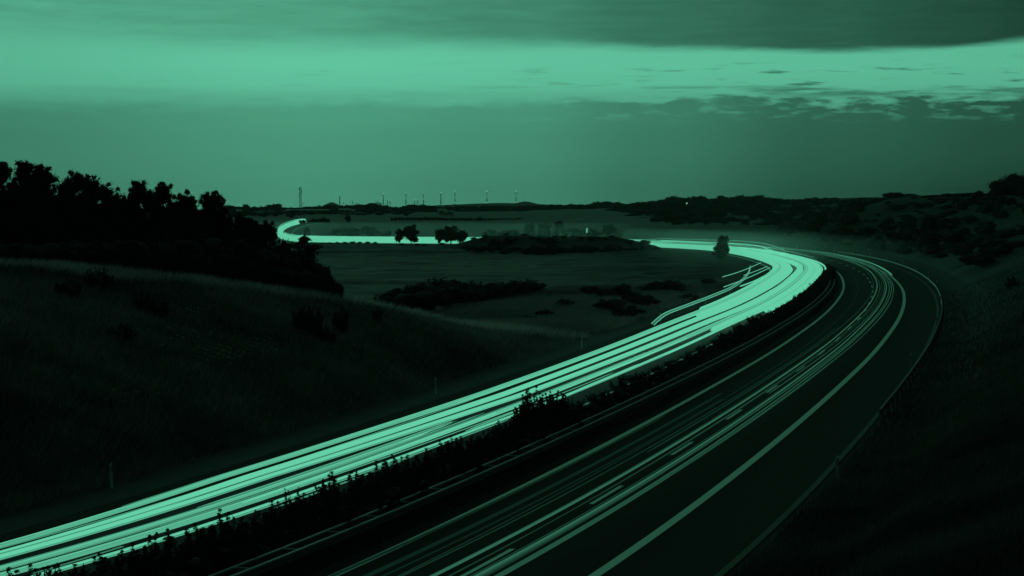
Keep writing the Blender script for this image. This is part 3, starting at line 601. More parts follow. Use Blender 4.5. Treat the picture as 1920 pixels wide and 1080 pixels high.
# little trees on the slope towards the road
SV = [shoot_meshes(2.2, 1.8, 400 + i, 'leafd', 22, .09, 26) for i in range(6)]
for i, (px, yb, hpx, wpx, lab) in enumerate(((562, 620, 66, 44, 'leftmost sapling shrub of the dark group on the grass slope'), (590, 630, 80, 50, 'tallest sapling shrub of the dark group on the grass slope'), (640, 628, 70, 42, 'sapling shrub at the right side of the slope group'), (610, 642, 40, 60, 'low wide shrub at the foot of the slope group'),
        (708, 606, 36, 26, 'single small round shrub alone on the grass slope'), (270, 590, 60, 46, 'small dark shrub high on the left slope'), (300, 600, 52, 40, 'small shrub right of the one high on the left slope'), (185, 545, 60, 60, 'shrub near the left end of the grass crest'), (130, 560, 50, 70, 'broad shrub low under the pines at left'), (230, 640, 44, 60, 'dark shrub mid slope at left'), (370, 520, 40, 16, 'thin dead sapling standing on the pale grass crest'))):
    # find where the sight line meets the slope
    best = None
    for D in np.arange(88, 215, 1.0):
        p = at(px, yb, D)
        if p[2] < tz(p[0], p[1]): best = (p, D); break
    if best is None: continue
    p, D = best; h = hpx * D / F; w = wpx * D / F; a, c = SV[i % 6]
    place('shrub', [('stems', a), ('foliage', c)], (p[0], p[1], tz(p[0], p[1])), lab, 'shrub', 'shrubs on the left grass slope', (w / 1.9, w / 1.9, h * .8 / 2.2))
# median shrubs: continuous row of feathery shrubs, lower towards the bend
c = 0; MSV = [shoot_meshes(2.0, 2.4, 500 + i, 'leafd', 26, .075, 30) for i in range(8)]
s_ = 14
RS = [(i, p) for i, p in enumerate(LC)]
lab_m = 'leafy shrub in the dark row on the median'
region = lambda D: ('before the trails near the bottom left corner' if D < 86 else 'left of the big median shrub' if D < 114 else 'right of the big median shrub' if D < 158 else 'beside the gap where lit asphalt shows' if D < 196 else 'low beside the bright outside of the bend' if D < 300 else 'at the far end of the median')
i = index_near(LC, (-18, 62)) if False else clip_idx(LC, 46, 400)[0]
while LC[i][1] < 470:
    p = LC[i]; D = p[1]
    for d_ in (4.8, 6.2) if D < 118 else ((4.9,) if (i // 2) % 2 else (6.2,)) if D < 330 else (5.6,):
        dd = d_ + random.uniform(-.35, .35); x_, y_ = p[0] + LN[i][0] * dd, p[1] + LN[i][1] * dd
        hh = float(np.interp(D, [50, 72, 92, 110, 135, 150, 165, 182, 195, 225, 300, 470], [1.9, 1.8, 1.6, 1.3, 1.0, .9, .65, .7, 1.05, 1.1, 1.1, 1.05])) * random.uniform(.72, 1.12); a, cm = MSV[c % 8]
        place('median_shrub', [('stems', a), ('foliage', cm)], (x_, y_, -.05), 'leafy median shrub ' + region(D), 'shrub', 'median shrubs ' + region(D), (.95, .95, hh / 2.0)); c += 1
    i += 1 if D < 300 else 1
for px, yt, D, wpx, lab in ((1005, 722, 118, 74, 'big dark shrub on the median rising in front of the headlight trails'), (1040, 716, 121, 58, 'right half of the tall median shrub pair against the trails'), (985, 738, 115, 60, 'lower left companion of the big median shrub'), (1030, 742, 114, 90, 'wide shrub at the foot of the big median shrub')):
    loc, h = top_h(px, yt, D); a, cm = shoot_meshes(h, wpx * D / F, int(px), 'leafd', 34, .08, 34); place('median_shrub', [('stems', a), ('foliage', cm)], loc, lab, 'shrub', 'tall shrubs on the median')
for px, yt, D, wpx, lab in ((545, 897, 84, 46, 'sapling with open twigs against the trails, left part of the median'), (600, 900, 86, 30, 'thin sapling right of the open twiggy one'), (105, 1052, 66, 50, 'twiggy sapling near the bottom left corner'), (150, 1040, 67.5, 34, 'slim sapling in front of the lowest trails at left'), (262, 1015, 70.5, 34, 'small sapling poking over the lowest trail'),
        (740, 850, 93, 24, 'short sapling top over the lowest trail left of the big shrub'), (1350, 625, 190, 40, 'bristly shrub beside the gap where the bright road shows'), (1180, 690, 152, 60, 'shrub left of the gap in the median row')):
    loc, h = top_h(px, yt, D); a, cm = shoot_meshes(max(h, .6), wpx * D / F, int(px) + 7, 'leafd', 9, .07, 5 if D < 80 else 8); place('median_sapling', [('stems', a), ('foliage', cm)], loc, lab, 'sapling', 'saplings on the median')
def stand(pts):
    """trees given by column, distance, height in metres -> column, top row, distance, width"""
    out = []
    for px, D, h, w in pts:
        x_ = (px - 960) / F * D; out.append((px, 380 - (tz(x_, D) + h - H) * F / D, D, w * F / D))
    return out
def mass(name, pts, V, hw, lab, cat, m):
    P = []
    for i, (px, yt, D, wpx) in enumerate(pts):
        loc, h = top_h(px, yt, D); h = max(h, .8); w = wpx * D / F * 1.1; me = V[i % len(V)][1]; co = np.empty(len(me.vertices) * 3, np.float32); me.vertices.foreach_get('co', co); co = co.reshape(-1, 3)
        ix = np.empty(len(me.loops), np.int32); me.loops.foreach_get('vertex_index', ix); P.append((co * np.array([w / hw[1], w / hw[1], h / hw[0]]) + np.array(loc), ix.reshape(-1, 3)))
    Vv, Tt = join(P); return tag(obj(name, mesh_np(name, Vv, Tt, M[m])), lab, cat, kind='stuff')
# valley: dark hedge, scattered shrubs
VB = [broad_meshes(4.0, 5.0, 600 + i, .30, 26, 60, 'leafd', .08, .7) for i in range(5)]
def bush_row(pts, lab, cat, grp, nm='bush', V=VB, hw=(4.0, 5.0), labs=None, free=False):
    for i, (px, yt, D, wpx) in enumerate(pts):
        loc, h = top_h(px, yt, D); h = max(h, .8); w = min(wpx * D / F * 1.1, 2.2 * h); a, cm = V[i % len(V)]
        if D < 700 and not free and min(near(RC, RN, np.array([loc[0]]), np.array([loc[1]]))[0][0] - 10, near(LC, LN, np.array([loc[0]]), np.array([loc[1]]))[0][0] - 7) < w * .5: continue
        place(nm, [('trunk' if 'tree' in nm else 'stems', a), ('crown' if 'tree' in nm else 'foliage', cm)], loc, (labs or {}).get(i, lab), cat, grp, (w / hw[1], w / hw[1], h / hw[0]))
bush_row([(px, yt, D, w) for px, yt, D, w in ((735, 541, 275, 70), (765, 534, 280, 80), (800, 528, 285, 80), (832, 519, 290, 90), (868, 523, 292, 80), (900, 529, 292, 80), (930, 529, 296, 74), (965, 524, 300, 70), (995, 523, 306, 60), (845, 532, 270, 90), (800, 540, 262, 90), (890, 535, 274, 90), (760, 545, 262, 80))], 'low dark bush in the hedge across the valley', 'bush', 'hedge across the valley',
         labs={0: 'leftmost low bush where the valley hedge starts behind the crest', 3: 'highest bush in the middle of the valley hedge', 8: 'last bush at the right tip of the valley hedge'})
bush_row([(1105, 532, 290, 42), (1140, 540, 280, 44), (1165, 530, 282, 50), (1185, 545, 262, 46), (1205, 552, 256, 60), (1150, 556, 244, 70), (1178, 572, 232, 84), (1225, 525, 300, 50), (1255, 522, 308, 50), (1275, 530, 300, 40), (1240, 560, 250, 60), (1020, 580, 235, 60), (990, 590, 228, 50), (1290, 548, 275, 40), (1060, 560, 255, 34), (1330, 520, 330, 40)], 'dark shrub scattered on the rough grass left of the bend', 'shrub', 'shrubs on the rough grass', 'shrub',
         labs={6: 'broadest dark shrub low on the rough grass left of the trails', 0: 'leftmost upright shrub on the rough grass', 11: 'round shrub just behind the end of the grass mound'})
# dark mound in front of the far road
pts = []
for i in range(34): pts.append((880 + i * 11 + random.uniform(-4, 4), 444 + random.uniform(-2, 3) - (1 if 5 < i < 26 else -2) + (8 if i < 3 else 0), random.uniform(572, 604), random.uniform(20, 34)))
for i in range(40): pts.append((872 + i * 9.4 + random.uniform(-5, 5), 460 + random.uniform(-3, 6), random.uniform(548, 572), random.uniform(22, 36)))
bush_row([(a, b, c_, d) for a, b, c_, d in pts if a < 1238], 'dark bush covering the mound that hides the far road', 'bush', 'bushes on the mound before the far road')
# trees along the far straight
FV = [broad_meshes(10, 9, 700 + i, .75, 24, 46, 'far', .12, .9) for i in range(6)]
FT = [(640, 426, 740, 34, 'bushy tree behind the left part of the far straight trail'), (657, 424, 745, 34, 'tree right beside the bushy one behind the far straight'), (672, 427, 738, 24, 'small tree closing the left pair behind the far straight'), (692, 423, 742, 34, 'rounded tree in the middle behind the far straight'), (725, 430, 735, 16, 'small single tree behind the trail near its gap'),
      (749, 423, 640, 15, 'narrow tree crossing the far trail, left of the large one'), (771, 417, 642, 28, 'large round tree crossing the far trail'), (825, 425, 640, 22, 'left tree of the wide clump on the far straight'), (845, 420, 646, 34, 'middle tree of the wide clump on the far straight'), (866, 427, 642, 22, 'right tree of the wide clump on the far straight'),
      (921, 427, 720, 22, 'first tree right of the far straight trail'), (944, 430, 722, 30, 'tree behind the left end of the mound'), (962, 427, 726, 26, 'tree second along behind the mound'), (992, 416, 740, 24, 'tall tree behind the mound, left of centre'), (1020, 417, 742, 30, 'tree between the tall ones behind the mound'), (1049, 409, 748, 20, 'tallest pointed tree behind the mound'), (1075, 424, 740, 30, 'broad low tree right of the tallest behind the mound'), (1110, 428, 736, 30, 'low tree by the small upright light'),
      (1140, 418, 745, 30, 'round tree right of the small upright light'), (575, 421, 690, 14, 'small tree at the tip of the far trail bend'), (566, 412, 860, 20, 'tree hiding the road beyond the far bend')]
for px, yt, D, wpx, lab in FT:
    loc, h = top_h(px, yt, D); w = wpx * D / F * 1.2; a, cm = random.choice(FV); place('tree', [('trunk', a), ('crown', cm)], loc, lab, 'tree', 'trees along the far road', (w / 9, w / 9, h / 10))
bush_row([(754, 455, 640, 34), (782, 457, 640, 18), (797, 458, 638, 20), (829, 456, 640, 24), (878, 458, 632, 34), (895, 456, 628, 30), (570, 440, 620, 20), (560, 452, 560, 40), (590, 456, 560, 40)], 'dark bush below the far straight trail', 'bush', 'bushes below the far straight', labs={0: 'dark bush under the two trees that cross the far trail', 3: 'bush under the wide tree clump of the far straight'})
bush_row([(x_, 459 + random.uniform(-1.5, 2), 655, 26) for x_ in range(605, 735, 14)], 'low hedge bush under the far straight trail', 'bush', 'hedge under the far straight')
bush_row([(1355, 440, 486, 24), (1351, 459, 478, 34)], '', 'tree', 'trees at the gap in the far glare', 'tree', [broad_meshes(10, 9, 930 + i, 1.0, 22, 60, 'leafd', .06, .9) for i in range(3)], (10, 9), free=True, labs={0: 'dark upright tree splitting the glare of the far bend', 1: 'low bush at the foot of the tree in the glare'})
# woods right of centre behind the road
pts = []
for i in range(64):
    px = 1205 + i * 5.0 + random.uniform(-3, 3); pts.append((px, float(np.interp(px, [1205, 1240, 1300, 1420, 1520], [416, 404, 404, 412, 408])) + random.uniform(-4, 7), random.uniform(900, 1500), random.uniform(18, 34)))
mass('wood', pts, FV, (10, 9), 'hazy dark wood behind the bend', 'wood', 'far')
pts = []
for i in range(60):
    px = 1480 + i * 7.6 + random.uniform(-4, 4); pts.append((px, float(np.interp(px, [1480, 1600, 1700, 1780, 1920], [412, 398, 388, 378, 380])) + random.uniform(-2, 16), random.uniform(640, 1000), random.uniform(22, 44)))
bush_row(pts, 'dark tree on the rise right of the bend', 'tree', 'trees on the right rise', 'tree', FV, (10, 9))
pts = []
for i in range(70):
    px = random.uniform(1545, 1760); f_ = (px - 1500) / 240; pts.append((px, random.uniform(426, 462) - f_ * 34 + random.uniform(0, 18), random.uniform(430, 600), random.uniform(24, 44)))
for x0_, x1_, w_ in ((1500, 1620, 'close above the merging tail lights'), (1620, 1690, 'behind the row of white posts'), (1690, 1800, 'high up towards the round lamp')):
    bush_row([q_ for q_ in pts if x0_ <= q_[0] < x1_], 'dark bush on the right bank, ' + w_, 'bush', 'bank bushes ' + w_)
pts = []
while len(pts) < 230:
    px_, D_ = random.uniform(1500, 1960), random.uniform(560, 1000); x_ = (px_ - 960) / F * D_; u_ = (px_ - 960) / F
    if near(RC, RN, np.array([x_]), np.array([D_]))[0][0] < 18 or near(LC, LN, np.array([x_]), np.array([D_]))[0][0] < 18: continue
    pts.append((px_, D_, random.uniform(1.8, 4.2) * (1 - .72 * float(sst(.13, .18, u_))), random.uniform(3, 7)))
mass('wood', stand(pts), VB, (4.0, 5.0), 'dark wooded slope high on the right', 'wood', 'leafd')
pts = []
while len(pts) < 120:
    px_, D_ = random.uniform(1560, 1960), random.uniform(330, 560); x_ = (px_ - 960) / F * D_; q_ = near(RC, RN, np.array([x_]), np.array([D_]))
    if q_[1][0] < 13 or q_[0][0] < 13: continue
    pts.append((px_, D_, random.uniform(.7, 2.4), random.uniform(1.6, 4.5)))
mass('scrub', stand(pts), VB, (4.0, 5.0), 'low dark scrub on the right bank under the ridge', 'scrub', 'leafd')
pts = []
for i in range(46):
    D = random.uniform(130, 420); s2_ = random.uniform(14, 40); j = index_near(RC, (0, 0)); jj = clip_idx(RC, D - 2, D + 2)[0]; x_, y_ = RC[jj][0] + RN[jj][0] * s2_, RC[jj][1] + RN[jj][1] * s2_
    h = random.uniform(.8, 2.2); w = h * random.uniform(.9, 1.5); a, cm = SV[i % 6] if D < 260 else VB[i % 5]; b_ = (1.8, 2.2) if D < 260 else (5.0, 4.0)
    if abs(x_ / y_) > .3: continue
    place('bank_shrub', [('stems', a), ('foliage', cm)], (x_, y_, tz(x_, y_) - .1), 'dark shrub in the grass of the right cutting bank', 'shrub', 'shrubs on the right cutting bank', (w / b_[0], w / b_[0], h / b_[1]))
# big tree on the right ridge
for px, yt, D, wpx, lab in ((1912, 324, 560, 84, 'big dark round tree on the right ridge, cut by the frame edge'), (1886, 338, 560, 50, 'left shoulder tree of the dark group on the right ridge'), (1874, 358, 560, 28, 'small bush at the left foot of the ridge trees'), (1950, 322, 560, 80, 'dark tree mostly outside the right frame edge')):
    loc, h = top_h(px, yt, D); w = wpx * D / F * 1.15; a, cm = broad_meshes(max(h, 1.5), w, int(px), .34, 34, 120, 'leafd', .1, .9); place('tree', [('trunk', a), ('crown', cm)], loc, lab, 'tree', 'trees on the right ridge')
# ridge skyline
SK = [(400, 392), (430, 385), (442, 386), (460, 384), (485, 389), (500, 386), (517, 383), (535, 390), (560, 389), (590, 386), (620, 384), (650, 384), (680, 383), (700, 380), (720, 384), (745, 389), (768, 384), (795, 383), (820, 387), (860, 387), (900, 385), (940, 386), (980, 385), (1020, 384), (1060, 383), (1100, 383), (1125, 377), (1145, 378), (1180, 382), (1220, 377), (1240, 374), (1262, 368), (1285, 370), (1300, 368), (1316, 367), (1335, 374), (1354, 368), (1372, 373), (1388, 366), (1404, 366), (1422, 367), (1440, 371), (1456, 372), (1480, 374), (1520, 372)]
pts = []; xs = np.arange(398, 1540, 8.5)
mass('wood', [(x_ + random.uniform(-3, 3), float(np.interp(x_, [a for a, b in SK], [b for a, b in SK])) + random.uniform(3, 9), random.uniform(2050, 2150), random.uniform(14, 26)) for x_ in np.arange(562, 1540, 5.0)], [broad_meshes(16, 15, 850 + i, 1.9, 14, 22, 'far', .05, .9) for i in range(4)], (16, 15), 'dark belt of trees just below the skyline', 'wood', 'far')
special = {432: 'round tree on the skyline beside the pines', 460: 'single dome shaped tree on the left skyline', 517: 'large dome tree left of the lattice mast', 698: 'broad domed tree right of the pale shed', 768: 'wide domed tree right of the fourth mast light', 796: 'domed tree under the twin lit turbine', 1261: 'round topped tree standing up left on the right skyline', 1300: 'tree of the close pair above the distant lamp', 1316: 'right tree of the close pair above the distant lamp', 1354: 'broad tree on the skyline above the bend', 1388: 'tallest tree on the right skyline', 1422: 'flat topped tree at the end of the skyline row'}
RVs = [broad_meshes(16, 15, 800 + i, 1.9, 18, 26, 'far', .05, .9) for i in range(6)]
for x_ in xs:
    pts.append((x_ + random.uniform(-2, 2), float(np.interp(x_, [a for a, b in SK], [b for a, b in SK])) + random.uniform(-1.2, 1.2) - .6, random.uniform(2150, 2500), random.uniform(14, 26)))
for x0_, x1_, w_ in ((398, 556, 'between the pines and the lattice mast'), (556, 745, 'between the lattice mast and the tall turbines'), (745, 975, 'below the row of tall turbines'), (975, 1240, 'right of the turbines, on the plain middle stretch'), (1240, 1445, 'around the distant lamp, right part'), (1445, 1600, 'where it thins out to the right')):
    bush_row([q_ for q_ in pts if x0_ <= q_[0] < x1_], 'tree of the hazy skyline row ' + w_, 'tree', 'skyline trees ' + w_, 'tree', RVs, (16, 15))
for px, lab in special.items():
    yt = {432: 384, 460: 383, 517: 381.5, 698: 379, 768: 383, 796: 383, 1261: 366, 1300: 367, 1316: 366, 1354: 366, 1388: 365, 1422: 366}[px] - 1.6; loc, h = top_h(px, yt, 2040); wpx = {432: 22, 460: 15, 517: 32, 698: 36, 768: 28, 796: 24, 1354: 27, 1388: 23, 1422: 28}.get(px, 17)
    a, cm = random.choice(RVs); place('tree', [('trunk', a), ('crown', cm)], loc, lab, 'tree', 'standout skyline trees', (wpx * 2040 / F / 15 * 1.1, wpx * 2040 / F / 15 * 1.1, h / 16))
pts = [(x_ + random.uniform(-3, 3), 393 + random.uniform(-1, 6), random.uniform(1500, 1900), random.uniform(16, 26)) for x_ in range(402, 560, 9)] + [(x_ + random.uniform(-3, 3), 395 + random.uniform(-1, 5), random.uniform(1700, 1950), random.uniform(12, 20)) for x_ in range(565, 780, 9)]
mass('wood', pts, RVs, (16, 15), 'dark tree belt below the left skyline', 'wood', 'far')
pts = [(x_ + random.uniform(-3, 3), float(np.interp(x_, [1180, 1500, 1750, 1870], [378, 372, 369, 364])) + random.uniform(0, 2.5), random.uniform(2900, 3300), random.uniform(5, 10)) for x_ in np.arange(1490, 1875, 7)]
bush_row(pts, 'tiny tree in the avenue along the right horizon', 'tree', 'avenue on the right horizon', 'tree', RVs, (16, 15))
cols = [random.uniform(1080, 1880) for _ in range(370)]
pts = stand([(c_, max(1000, 1000 + (1235 - c_) * 7) + (2050 - max(1000, 1000 + (1235 - c_) * 7)) * random.random() ** .8, random.uniform(3.2, 7.5) * (.6 if c_ < 1190 else 1 if c_ < 1450 else .6), random.uniform(6, 13)) for c_ in cols if c_ > 1180 or random.random() < .5])
mass('wood', pts, RVs, (16, 15), 'hazy wooded country below the right skyline', 'wood', 'far')
# hedge lines in the far fields
hl = MB()
bush_row([(x_, 406 + (x_ - 730) * .012 + random.uniform(-.8, .8), 1350, random.uniform(6, 11)) for x_ in range(735, 985, 7)] + [(652, 402, 1250, 12), (605, 406, 1150, 22), (590, 408, 1120, 20), (612, 409, 1110, 16), (900, 405, 1330, 10)], 'low bush in the hedge line between the far fields', 'bush', 'hedge between the far fields')
# ------------------------------------------------------------------ grass
def grass(name, X, Y, hgt, wid, tone_, lean=.35, mat_=None):
    Z_ = terrain(X, Y); n = len(X); a = rng.random(n) * 6.283; h = hgt * rng.uniform(.5, 1.35, n); l = rng.normal(.35, lean, n) * h
    dx, dy = np.cos(a) * wid / 2, np.sin(a) * wid / 2; V = np.empty((n, 3, 3)); V[:, 0] = np.stack([X - dx, Y - dy, Z_ - .05], 1); V[:, 1] = np.stack([X + dx, Y + dy, Z_ - .05], 1); V[:, 2] = np.stack([X + l, Y + rng.normal(0, .2, n) * h, Z_ + h], 1)
    return tag(obj(name, mesh_np(name, V.reshape(-1, 3), np.arange(3 * n).reshape(-1, 3), M['grass'], False, np.repeat(tone_, 3))), kind='stuff')
def scatter(n, y0, y1, u0, u1, test):
    Y = y0 * (y1 / y0) ** rng.random(n * 2); U_ = rng.uniform(u0, u1, n * 2); X = U_ * Y; z, q = terrain(X, Y, True); ok = test(X, Y, z, q) & ((q['away'] > .1) | (q['sr'] > 7.9)); X, Y = X[ok][:n], Y[ok][:n]; return X, Y
X, Y = scatter(150000, 78, 215, -.26, .03, lambda X, Y, z, q: (q['sl'] < -6.3)); t_ = np.clip(.115 + .17 * nz2(X, Y, 11, 21) + .10 * nz2(X, Y, 2.5, 22) + rng.normal(0, .04, len(X)), .02, .4)
tag(grass('grass', X, Y, .42, .055, t_), 'rough grass on the mound left of the road', 'grass')
X, Y = scatter(80000, 144, 200, -.26, .04, lambda X, Y, z, q: (q['sl'] < -7) & (nz2(X, Y, 6, 77) + .6 * nz2(X, Y, 2.2, 78) > -.12 - .5 * sst(-.15, -.06, X / Y)) & (q['s'] * .36 > np.interp(Y, [140, 150, 172, 186, 200], [7.6, 7, 4.4, 1.6, .3]))); t_ = np.clip(.40 + .30 * nz2(X, Y, 4, 31) + rng.normal(0, .08, len(X)), .08, .7)  # pale dry grass, tone raised further for the sky light along the crest
tag(grass('grass', X, Y, .62, .05, t_), 'pale tall grass along the crest of the mound, lightened as a sky-lit rim', 'grass')
X, Y = scatter(60000, 205, 330, -.03, .115, lambda X, Y, z, q: (q['sl'] < -6.8)); t_ = np.clip(.19 + .20 * nz2(X, Y, 8, 41) + .05 * nz2(X, Y, 3, 42), .02, .22)
tag(grass('grass', X, Y, .5, .10, t_), 'rough meadow grass left of the bend', 'grass')
X, Y = scatter(120000, 45, 300, .04, .26, lambda X, Y, z, q: (q['sr'] > 8.0)); t_ = np.clip(.05 + .06 * nz2(X, Y, 7, 51) + .03 * nz2(X, Y, 2, 52) + rng.normal(0, .012, len(X)), .012, .2)
tag(grass('grass', X, Y, .40, .05, t_), 'dark grass on the right cutting bank', 'grass')
X, Y = scatter(50000, 60, 420, -.24, .18, lambda X, Y, z, q: (q['sl'] > 4.7) & (q['sr'] < -4.6))
Y0 = 60 * (470 / 60) ** rng.random(60000); ii = np.interp(Y0, LC[:300, 1], np.arange(300)).astype(int); dd = rng.uniform(4.9, 8.4, len(Y0)); X = LC[ii, 0] + LN[ii, 0] * dd; Y = LC[ii, 1] + LN[ii, 1] * dd + rng.uniform(-1, 1, len(Y0)); ok = near(RC, RN, X, Y)[0] > 4.7; X, Y = X[ok], Y[ok]
tag(grass('grass', X, Y, .36, .05, np.clip(.055 + rng.normal(0, .015, len(X)), .01, .1)), 'dark grass on the median between the carriageways', 'grass')
# small white flowers on the slope
fl_ = []
for cx, cy, n in ((410, 672, 40), (345, 645, 22), (500, 660, 26), (445, 688, 22), (860, 628, 14), (275, 755, 10), (745, 725, 10), (390, 600, 12)):
    for _ in range(n):
        px, py = random.gauss(cx, 26), random.gauss(cy, 9)
        for D in np.arange(85, 200, 1.5):
            p = at(px, py, D)
            if p[2] < tz(p[0], p[1]): fl_.append((p[0], p[1], tz(p[0], p[1]) + .42)); break
V, T = leaves(fl_, .05, 5, .055, .4, .2, .9); tag(obj('wildflowers', mesh_np('wildflowers', V, T, M['flower'])), 'sprinkling of small white wildflowers on the dark slope', 'flowers', kind='stuff')
# ------------------------------------------------------------------ far buildings, mast, wind turbines, lamps
def house(px, yb, D, L, Wd, hw, hr, lab, rz=0.0, win=0):
    p = at(px, yb, D); z = tz(p[0], p[1]); base = max(p[2], z); t = tag(empty('farm_building', (p[0], p[1], base), rz), lab, 'building', 'buildings below the skyline')
    b = MB().box((0, 0, hw / 2 - 1), (L, Wd, hw + 2)); obj('wall', b.mesh('wall', M['wall']), t)
    r_ = MB(); x_, y_ = L / 2 + .5, Wd / 2 + .5; r_.v = [(-x_, -y_, hw - .2), (x_, -y_, hw - .2), (x_, y_, hw - .2), (-x_, y_, hw - .2), (-x_, 0, hw + hr), (x_, 0, hw + hr)]; r_.f = [[0, 1, 5, 4], [2, 3, 4, 5], [0, 4, 3], [1, 2, 5], [3, 2, 1, 0]]; obj('roof', r_.mesh('roof', M['roof']), t)
    wm = MB().box((0, 0, 0), (1.4, .12, 1.5)).mesh('window', M['dark'])
    for i in range(win): obj('window', wm, t, (-L / 2 + L * (i + .5) / win, -Wd / 2 - .05, hw * .5))
house(578, 396.5, 1960, 34, 9, 1.1, .9, 'long low building with a pale roof beside the lattice mast', .05, 6)
house(647, 398, 1680, 8, 6, 1.8, 1.0, 'pale shed below the skyline right of the mast', -.1, 2)
house(657, 398, 1690, 6, 6, 1.4, .7, 'small annexe at the right end of the pale shed', -.1, 1)
house(829, 398, 1660, 5, 5, 1.0, 1.7, 'small gabled house in the trees under the turbines', .3, 2)
house(842, 399, 1640, 6, 4, .8, .8, 'low outbuilding right of the gabled house', .1, 1)
def lattice():
    p = at(563.5, 392, 2050); z0 = tz(p[0], p[1]); top = at(563.5, 351, 2050)[2]; h = top - z0; t = tag(empty('lattice_mast', (p[0], p[1], z0)), 'tall dark lattice mast with antennas on the skyline', 'mast')
    for sx in (-1, 1):
        for sy in (-1, 1): obj('leg', MB().tube([(sx * .95, sy * .95, -1), (sx * .55, sy * .55, h)], .13, 5).mesh('leg', M['mast']), t)
    br = MB(); n = 16
    for i in range(n):
        z1, z2 = h * i / n, h * (i + 1) / n; a = .95 - .4 * i / n
        for sx, sy, ex, ey in ((-1, -1, 1, -1), (1, -1, 1, 1), (1, 1, -1, 1), (-1, 1, -1, -1)): br.tube([(sx * a, sy * a, z1), (ex * a, ey * a, z2)], .06, 4); br.tube([(sx * a, sy * a, z2), (ex * a, ey * a, z2)], .05, 4)
    obj('bracing', br.mesh('bracing', M['mast']), t); obj('antenna_spike', MB().tube([(0, 0, h), (0, 0, h + 1.6)], [.12, .05], 5).mesh('antenna_spike', M['mast']), t)
    for dx, f_, s_ in ((-1.0, .93, .9), (.9, .86, .9), (-.9, .74, .8), (-1.1, .62, .6), (.9, .97, .5), (.6, .78, .9)): obj('antenna', MB().box((dx, -.4, h * f_), (s_ * .8, .5, s_ * 1.6)).mesh('antenna', M['mast']), t)
lattice()
BE = emis('beacon_light', 1.15, (.3, 1.0, .66)); TDm = 14500.0
BEm = MB().tube([(0, 0, -3.6), (0, 0, 3.6)], 4.2, 8).mesh('beacon', BE)
def turbine(px, ytop, D, lab, mids=(), rz=None):
    top = at(px, ytop, D); h = top[2]; t = tag(empty('wind_turbine', (top[0], top[1], 0)), lab, 'wind turbine', 'wind turbines on the horizon')
    obj('tower', MB().tube([(0, 0, -1), (0, 0, h * .5), (0, 0, h)], [3.4, 2.6, 1.7], 8).mesh('tower', M['turbine']), t)
    obj('nacelle', MB().box((0, 1.5, h + 1.6), (3.6, 9, 3.8)).mesh('nacelle', M['turbine']), t); hub = obj('hub', MB().tube([(0, -5.2, 0), (0, -3, 0)], [.8, 1.7], 8).mesh('hub', M['turbine']), t, (0, 0, h + 1.6))
    L = h * .36; a0 = random.random() * 2
    for i in range(3):
        a = a0 + i * 2.094; b = MB(); d = Vector((math.sin(a), 0, math.cos(a))); b.tube([d * .8 + Vector((0, -4, 0)), d * L * .25 + Vector((0, -4, 0)), d * L + Vector((0, -4, 0))], [.35, .5, .06], 4); obj('blade', b.mesh('blade', M['turbine']), hub)
    s_ = .9; o = obj('beacon', BEm, t, (0, -2, h + 5.2)); o.scale = (s_, s_, s_)
    for m_ in mids: o = obj('beacon', BEm, t, (0, -4.0, at(px, m_, D)[2])); o.scale = (.72, .72, .6)
TB = [(637, 365, 0, (), 'wind turbine with a lit head right of the hazy hump'), (718.5, 363.5, 0, (), 'tall turbine beside two shorter ones, left of the paired group'), (761, 361.5, 0, (372,), 'tall wind turbine with two lights, left of the domed trees'), (794, 361.5, 0, (373,), 'tall wind turbine with two lights behind the domed tree'), (826.5, 361, 0, (), 'slim turbine with only a top light above the small house'),
      (853, 359.5, 0, (371, 380), 'tall turbine with three lights, right of the small house'), (913, 359, 0, (369, 380), 'lit turbine standing alone right of centre-left group'), (967.5, 358.5, 0, (368, 379), 'rightmost tall lit turbine beside the distant hump'),
      (417, 380, 1, (), 'small far turbine light nearest the pines'), (435.5, 380.5, 1, (384,), 'close twin far turbine left of the dome tree'), (448.5, 383.5, 1, (), 'low twin far turbine left light'), (451, 383.5, 1, (), 'low twin far turbine right light'), (515, 381.5, 1, (), 'far turbine light peeping over the large dome tree'), (545.5, 382.5, 1, (), 'short far turbine left of the lattice mast'), (568, 377, 1, (), 'short far turbine touching the right side of the mast'),
      (590.5, 380.5, 1, (), 'short far turbine between mast and hump'), (644, 377.5, 1, (), 'short far turbine right of the lit one by the hump'), (650.5, 382, 1, (), 'lowest far turbine light beside the hump'), (661, 374.5, 1, (), 'short far turbine, left one of a spaced pair'), (670, 377.5, 1, (), 'short far turbine, right one of a spaced pair'), (705.5, 373, 1, (), 'short far turbine over the broad domed tree'), (714.5, 377.5, 1, (), 'short far turbine hugging the tall one'), (726.5, 372.5, 1, (), 'short far turbine just right of the tall one'), (731.5, 375, 1, (), 'last short far turbine of the four close ones'),
      (777.5, 374.5, 1, (), 'short far turbine, left of the pair in the middle'), (783, 374, 1, (), 'short far turbine, right of the pair in the middle')]
for px, yt, far_, mids, lab in TB: turbine(px, yt + 1.2, 14800 if not far_ else 17500, lab, mids)
for i, px in enumerate((1761, 1775, 1803, 1812, 1823, 1833, 1847)):
    top = at(px, 354, 18500); t = tag(empty('wind_turbine', (top[0], top[1], 0)), 'unlit faint turbine on the right horizon', 'wind turbine', 'faint turbines on the right horizon')
    obj('tower', MB().tube([(0, 0, -1), (0, 0, top[2])], [2.6, 1.5], 6).mesh('tower', M['turbine']), t)
    for j in range(3): a = .4 + i + j * 2.094; obj('blade', MB().tube([(0, 0, top[2]), (math.sin(a) * 40, 0, top[2] + math.cos(a) * 40)], [.7, .2], 4).mesh('blade', M['turbine']), t)
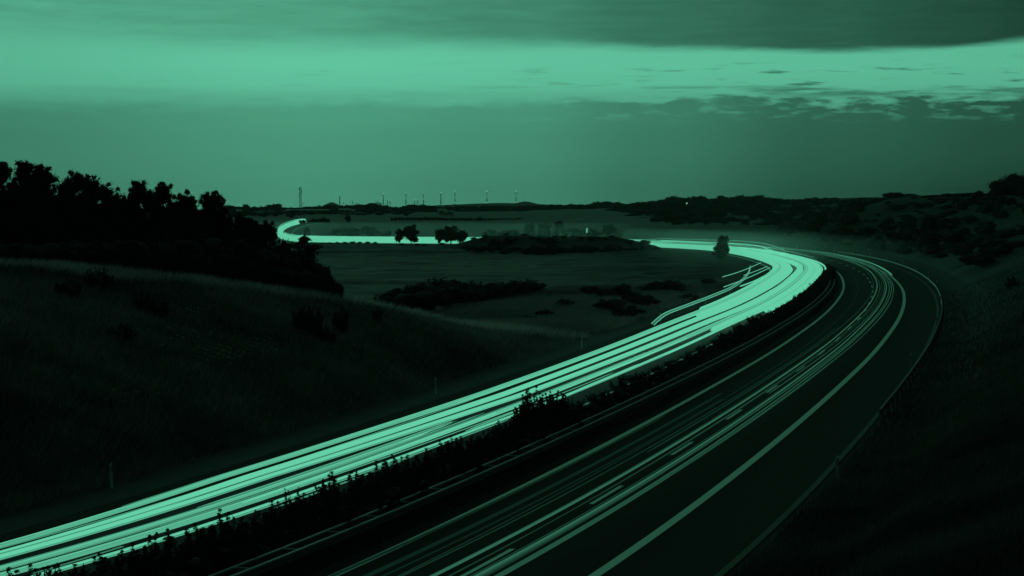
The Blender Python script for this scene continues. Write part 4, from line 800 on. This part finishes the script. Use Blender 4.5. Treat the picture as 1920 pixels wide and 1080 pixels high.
def hump(px, yt, wpx, D, nm):
    p = at(px, yt, D); w = wpx * D / F; V = []; n = 40
    for i in range(n + 1):
        x_ = -w / 2 + w * i / n; h = p[2] * max(0, 1 - abs(2 * i / n - 1) ** 1.4) ** 1.1; V += [(p[0] + x_, D - 300, -90), (p[0] + x_, D, h), (p[0] + x_, D + 300, -90)]
    T = [[3 * i, 3 * i + 3, 3 * i + 4, 3 * i + 1] for i in range(n)] + [[3 * i + 1, 3 * i + 4, 3 * i + 5, 3 * i + 2] for i in range(n)]
    o = obj(nm, mesh_np(nm, V, T, M['ground'], True, [.04] * len(V))); tag(o, kind='structure')
hump(622, 379, 34, 9000, 'hills'); hump(985, 377.5, 70, 9000, 'hills'); hump(940, 380.5, 260, 9500, 'hills'); hump(1640, 369.5, 600, 9500, 'hills')
def lamp(px, py, D, r_, lab, st=CAP, tall=1.0):
    p = at(px, py, D); z = tz(p[0], p[1]); t = tag(empty('street_lamp', (p[0], p[1], z)), lab, 'lamp'); h = p[2] - z
    if h > 1: obj('pole', MB().tube([(0, 0, -.3), (0, 0, h)], .09, 6).mesh('pole', M['mast']), t)
    obj('lamp_head', MB().tube([(0, 0, h - r_ * tall), (0, 0, h - r_ * tall * .5), (0, 0, h + r_ * tall * .5), (0, 0, h + r_ * tall)], [r_ * .5, r_, r_, r_ * .5], 8).mesh('lamp_head', emis('lamp', st, (.3, 1, .66))), t)
lamp(1288, 381.5, 1500, .55, 'small bright lamp below the close tree pair on the skyline', .6)
lamp(1756.5, 390, 600, .30, 'bright round lamp among the dark trees on the right rise', .6)
lamp(1100.5, 432, 700, .16, 'small upright light behind the dark mound', .6, 5)
lamp(713, 447.6, 690, .16, 'tiny light spot on the upper edge of the far straight trail', .6, 1)
# ------------------------------------------------------------------ mist added over the valley road to give the trails a glow
def glow_mist(c, d, dens):
    m = bpy.data.materials.new('glow_mist'); m.use_nodes = True; t = m.node_tree; t.nodes.clear(); v_ = t.nodes.new('ShaderNodeVolumePrincipled'); v_.inputs['Color'].default_value = (.95, .95, .95, 1); v_.inputs['Density'].default_value = dens; v_.inputs['Anisotropy'].default_value = .3
    q = t.nodes.new('ShaderNodeOutputMaterial'); t.links.new(v_.outputs[0], q.inputs['Volume']); o = obj('glow_mist', MB().box(c, d).mesh('glow_mist', m)); return tag(o, 'thin mist added over the far road for the glow round the headlights', 'glow_mist', kind='stuff')
glow_mist((-32, 672, 2.6), (130, 92, 6.4), .0012)
glow_mist((50, 508, 2.2), (42, 224, 5.4), .0010)
# ------------------------------------------------------------------ haze
hz = MB().box((0, 9500 - 400, 20.0), (30000, 20500, 224)); hm = bpy.data.materials.new('haze'); hm.use_nodes = True; t = hm.node_tree; t.nodes.clear()
pv = t.nodes.new('ShaderNodeVolumePrincipled'); pv.inputs['Color'].default_value = (.9, .9, .9, 1); pv.inputs['Density'].default_value = HAZE; pv.inputs['Anisotropy'].default_value = 0.0
mo = t.nodes.new('ShaderNodeOutputMaterial'); t.links.new(pv.outputs[0], mo.inputs['Volume'])
ho = obj('haze', hz.mesh('haze', hm)); tag(ho, kind='stuff')
